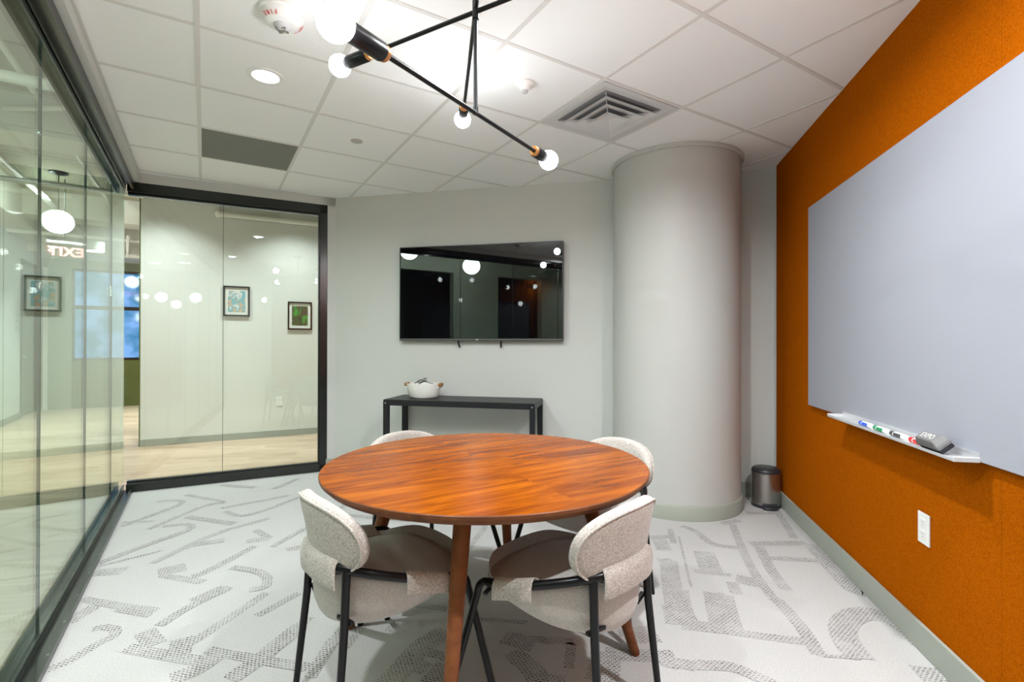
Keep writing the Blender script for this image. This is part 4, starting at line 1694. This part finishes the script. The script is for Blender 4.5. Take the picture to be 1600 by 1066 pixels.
# ------------------------------------------------------------------ lobby: globe pendants, exit sign stand-in, pipes, downlights
def pendant(n, m, z, label, r=0.155, xy=None):
    p = nm(n, m) if xy is None else Vector((xy[0], xy[1], 0))
    t = thing('pendant_light', label, 'pendant light', (p.x, p.y, H_DECK), group='globe pendants in the lobby')
    bm = bmesh.new(); lathe(bm, [(0, 0), (0.10, 0), (0.10, -0.02), (0.03, -0.035), (0, -0.035)], 28)
    obj('canopy', bm, M_black, t)
    bm = bmesh.new(); tube(bm, [(0, 0, -0.02), (0, 0, z + r * 0.95 - H_DECK)], 0.006, 8)
    obj('cord', bm, M_cord, t)
    bm = bmesh.new(); sphere(bm, (0, 0, z - H_DECK), r, 32, 20, 0.94)
    obj('globe', bm, M_globe, t)
    return t


pendant(-1.6, 8.48, 2.783, 'glowing white globe pendant in the corridor seen through the side glass')
for i, (n_, m_, z_) in enumerate(((-1.75, 1.95, 2.60), (-1.9, 3.05, 2.78))):
    pendant(n_, m_, z_, 'white globe pendant in the lobby reflected in the television')
for x_, y_, z_ in ((1.38, -8.07, 2.60), (1.98, -7.22, 2.58), (2.82, -10.8, 2.59)):
    pendant(0, 0, z_, 'white globe pendant in the lobby reflected in the far glass', xy=(x_, y_))
t0 = bpy.data.objects
for lx, ly in ((0.75, -6.7), (1.2, -6.0)):
    t = thing('lobby_downlight', 'flat round lobby downlight reflected in the far glass', 'ceiling light', (lx, ly, H_DECK), group='lobby downlights')
    bm = bmesh.new(); lathe(bm, [(0, -0.012), (0.14, -0.012), (0.15, 0.0)], 28)
    obj('lens', bm, M_down, t)
pr = nm(-1.6, 10.9)
t = thing('lobby_downlight', 'white drum light under the lobby ceiling beyond the side glass', 'ceiling light', (pr.x, pr.y, 2.78), group='lobby downlights')
bm = bmesh.new(); lathe(bm, [(0, 0.16), (0.14, 0.16), (0.14, 0.0), (0.13, 0.0)], 28)
obj('drum', bm, M_white, t)
bm = bmesh.new(); lathe(bm, [(0, 0.004), (0.131, 0.004)], 28)
obj('lens', bm, M_globe, t)
bm = bmesh.new(); tube(bm, [(0, 0, 0.15), (0, 0, H_DECK - 2.78)], 0.008, 8)
obj('rod', bm, M_white, t)

# hanging exit sign; added reversed to stand in for a reflection in the side glass
ex = nm(-1.6, 8.81)
vdir = Vector((ex.x, ex.y, 0)).normalized()
rz_ex = math.atan2(vdir.y, vdir.x) - PI / 2
t = thing('exit_reflection', 'hanging clear exit sign with red letters reversed to stand in for a reflection in the side glass', 'exit sign', (ex.x, ex.y, 2.455), rz_ex)
bm = bmesh.new(); box(bm, (0, 0, 0.0), (0.33, 0.006, 0.20), bev=0.001, seg=1)
obj('panel', bm, M_glass, t, smooth=False)
bm = bmesh.new(); box(bm, (0, 0, 0.115), (0.36, 0.05, 0.035), bev=0.004)
obj('mount', bm, M_greymetal, t, smooth=False)
bm = bmesh.new(); tube(bm, [(0, 0, 0.13), (0, 0, H_DECK - 2.455)], 0.006, 8)
obj('rod', bm, M_cord, t)
bm = bmesh.new()
# front of the lettering faces away (+y)
Mx = Matrix(((-1, 0, 0), (0, 0, 1), (0, 1, 0))).to_4x4()
Mx.translation = (0.018, 0.0, -0.01)
text_bm(bm, 'EXIT', 0.165, Mx, 0.0045, spacing=1.08, bold=0.005)
t_ = bmesh.new()
a_ = [t_.verts.new(p) for p in ((-0.135, 0.0045, 0.03), (-0.135, 0.0045, -0.03), (-0.165, 0.0045, 0.0))]
b_ = [t_.verts.new((v.co.x, -0.0045, v.co.z)) for v in a_]
t_.faces.new(a_); t_.faces.new(b_[::-1])
for i in range(3):
    t_.faces.new([a_[i], b_[i], b_[(i + 1) % 3], a_[(i + 1) % 3]])
obj('lettering', bm, M_exit, t, smooth=False)
obj('arrow', t_, M_exit, t, smooth=False)


def pipe(pts, r, label):
    bm = bmesh.new()
    tube(bm, pts, r, 12)
    for p in pts[1:-1]:
        sphere(bm, p, r * 1.25, 12, 8)
    o = obj('ceiling_pipe', bm, M_pipe)
    tag(o, label, 'pipe', 'white pipes under the lobby ceiling')
    return o


def Pn(n, m, z): return tuple(nm(n, m, z))


pipe([Pn(-1.82, -2, 3.16), Pn(-1.82, 11.3, 3.16)], 0.035, 'long white pipe running along the corridor ceiling')
pipe([Pn(-1.2, 0, 3.30), Pn(-1.2, 11.3, 3.30)], 0.022, 'thin white pipe running along the corridor ceiling near the side glass')
pipe([Pn(-2.5, 7.2, 2.95), Pn(-0.62, 7.2, 2.95)], 0.03, 'white pipe crossing the corridor ceiling past the glass corner')
pipe([Pn(-2.5, 10.2, 2.9), Pn(-0.5, 10.2, 2.9)], 0.03, 'white pipe crossing the far end of the corridor ceiling')
pipe([Pn(-1.05, 10.0, 2.94), Pn(-1.05, 10.0, 2.62), Pn(-0.70, 10.0, 2.62)], 0.028, 'white pipe dropping with an elbow in the gap beside the corridor wall')
pipe([Pn(-2.1, 7.0, 3.16), Pn(-2.1, 7.0, 2.80), Pn(-2.35, 7.0, 2.80)], 0.024, 'white pipe dropping near the lobby wall left of the globe')
pp = [W0 + g1 * 0.80 - g2 * 0.06 + Vector((0, 0, H_DECK)), W0 + g1 * 0.80 - g2 * 0.06 + Vector((0, 0, 2.86)), W0 + g1 * 4.5 - g2 * 0.06 + Vector((0, 0, 2.86))]
pipe([tuple(p) for p in pp], 0.035, 'cream pipe running along the top of the corridor wall')


bm = bmesh.new()
box(bm, (0, 0, 0), (0.42, 4.6, 0.24), bev=0.01)
for k in range(5):
    box(bm, (0, -2.0 + k, 0), (0.45, 0.03, 0.27), bev=0.004)
o = obj('air_duct', bm, paint('duct_white', (0.78, 0.82, 0.86), 0.4, 0.5), smooth=False)
o.location = nm(-2.22, 5.3, 3.10)
o.rotation_euler = (0, 0, AG)
tag(o, 'white rectangular air duct under the lobby ceiling beyond the side glass', 'duct')
pipe([Pn(-1.55, 4.6, 3.42), Pn(-1.55, 4.6, 3.02), Pn(-0.75, 4.6, 3.02)], 0.04, 'thick white pipe dropping and turning near the side glass header')
pipe([Pn(-2.5, 6.6, 3.24), Pn(-0.7, 5.4, 3.24)], 0.02, 'thin pale conduit running slantwise under the lobby ceiling')
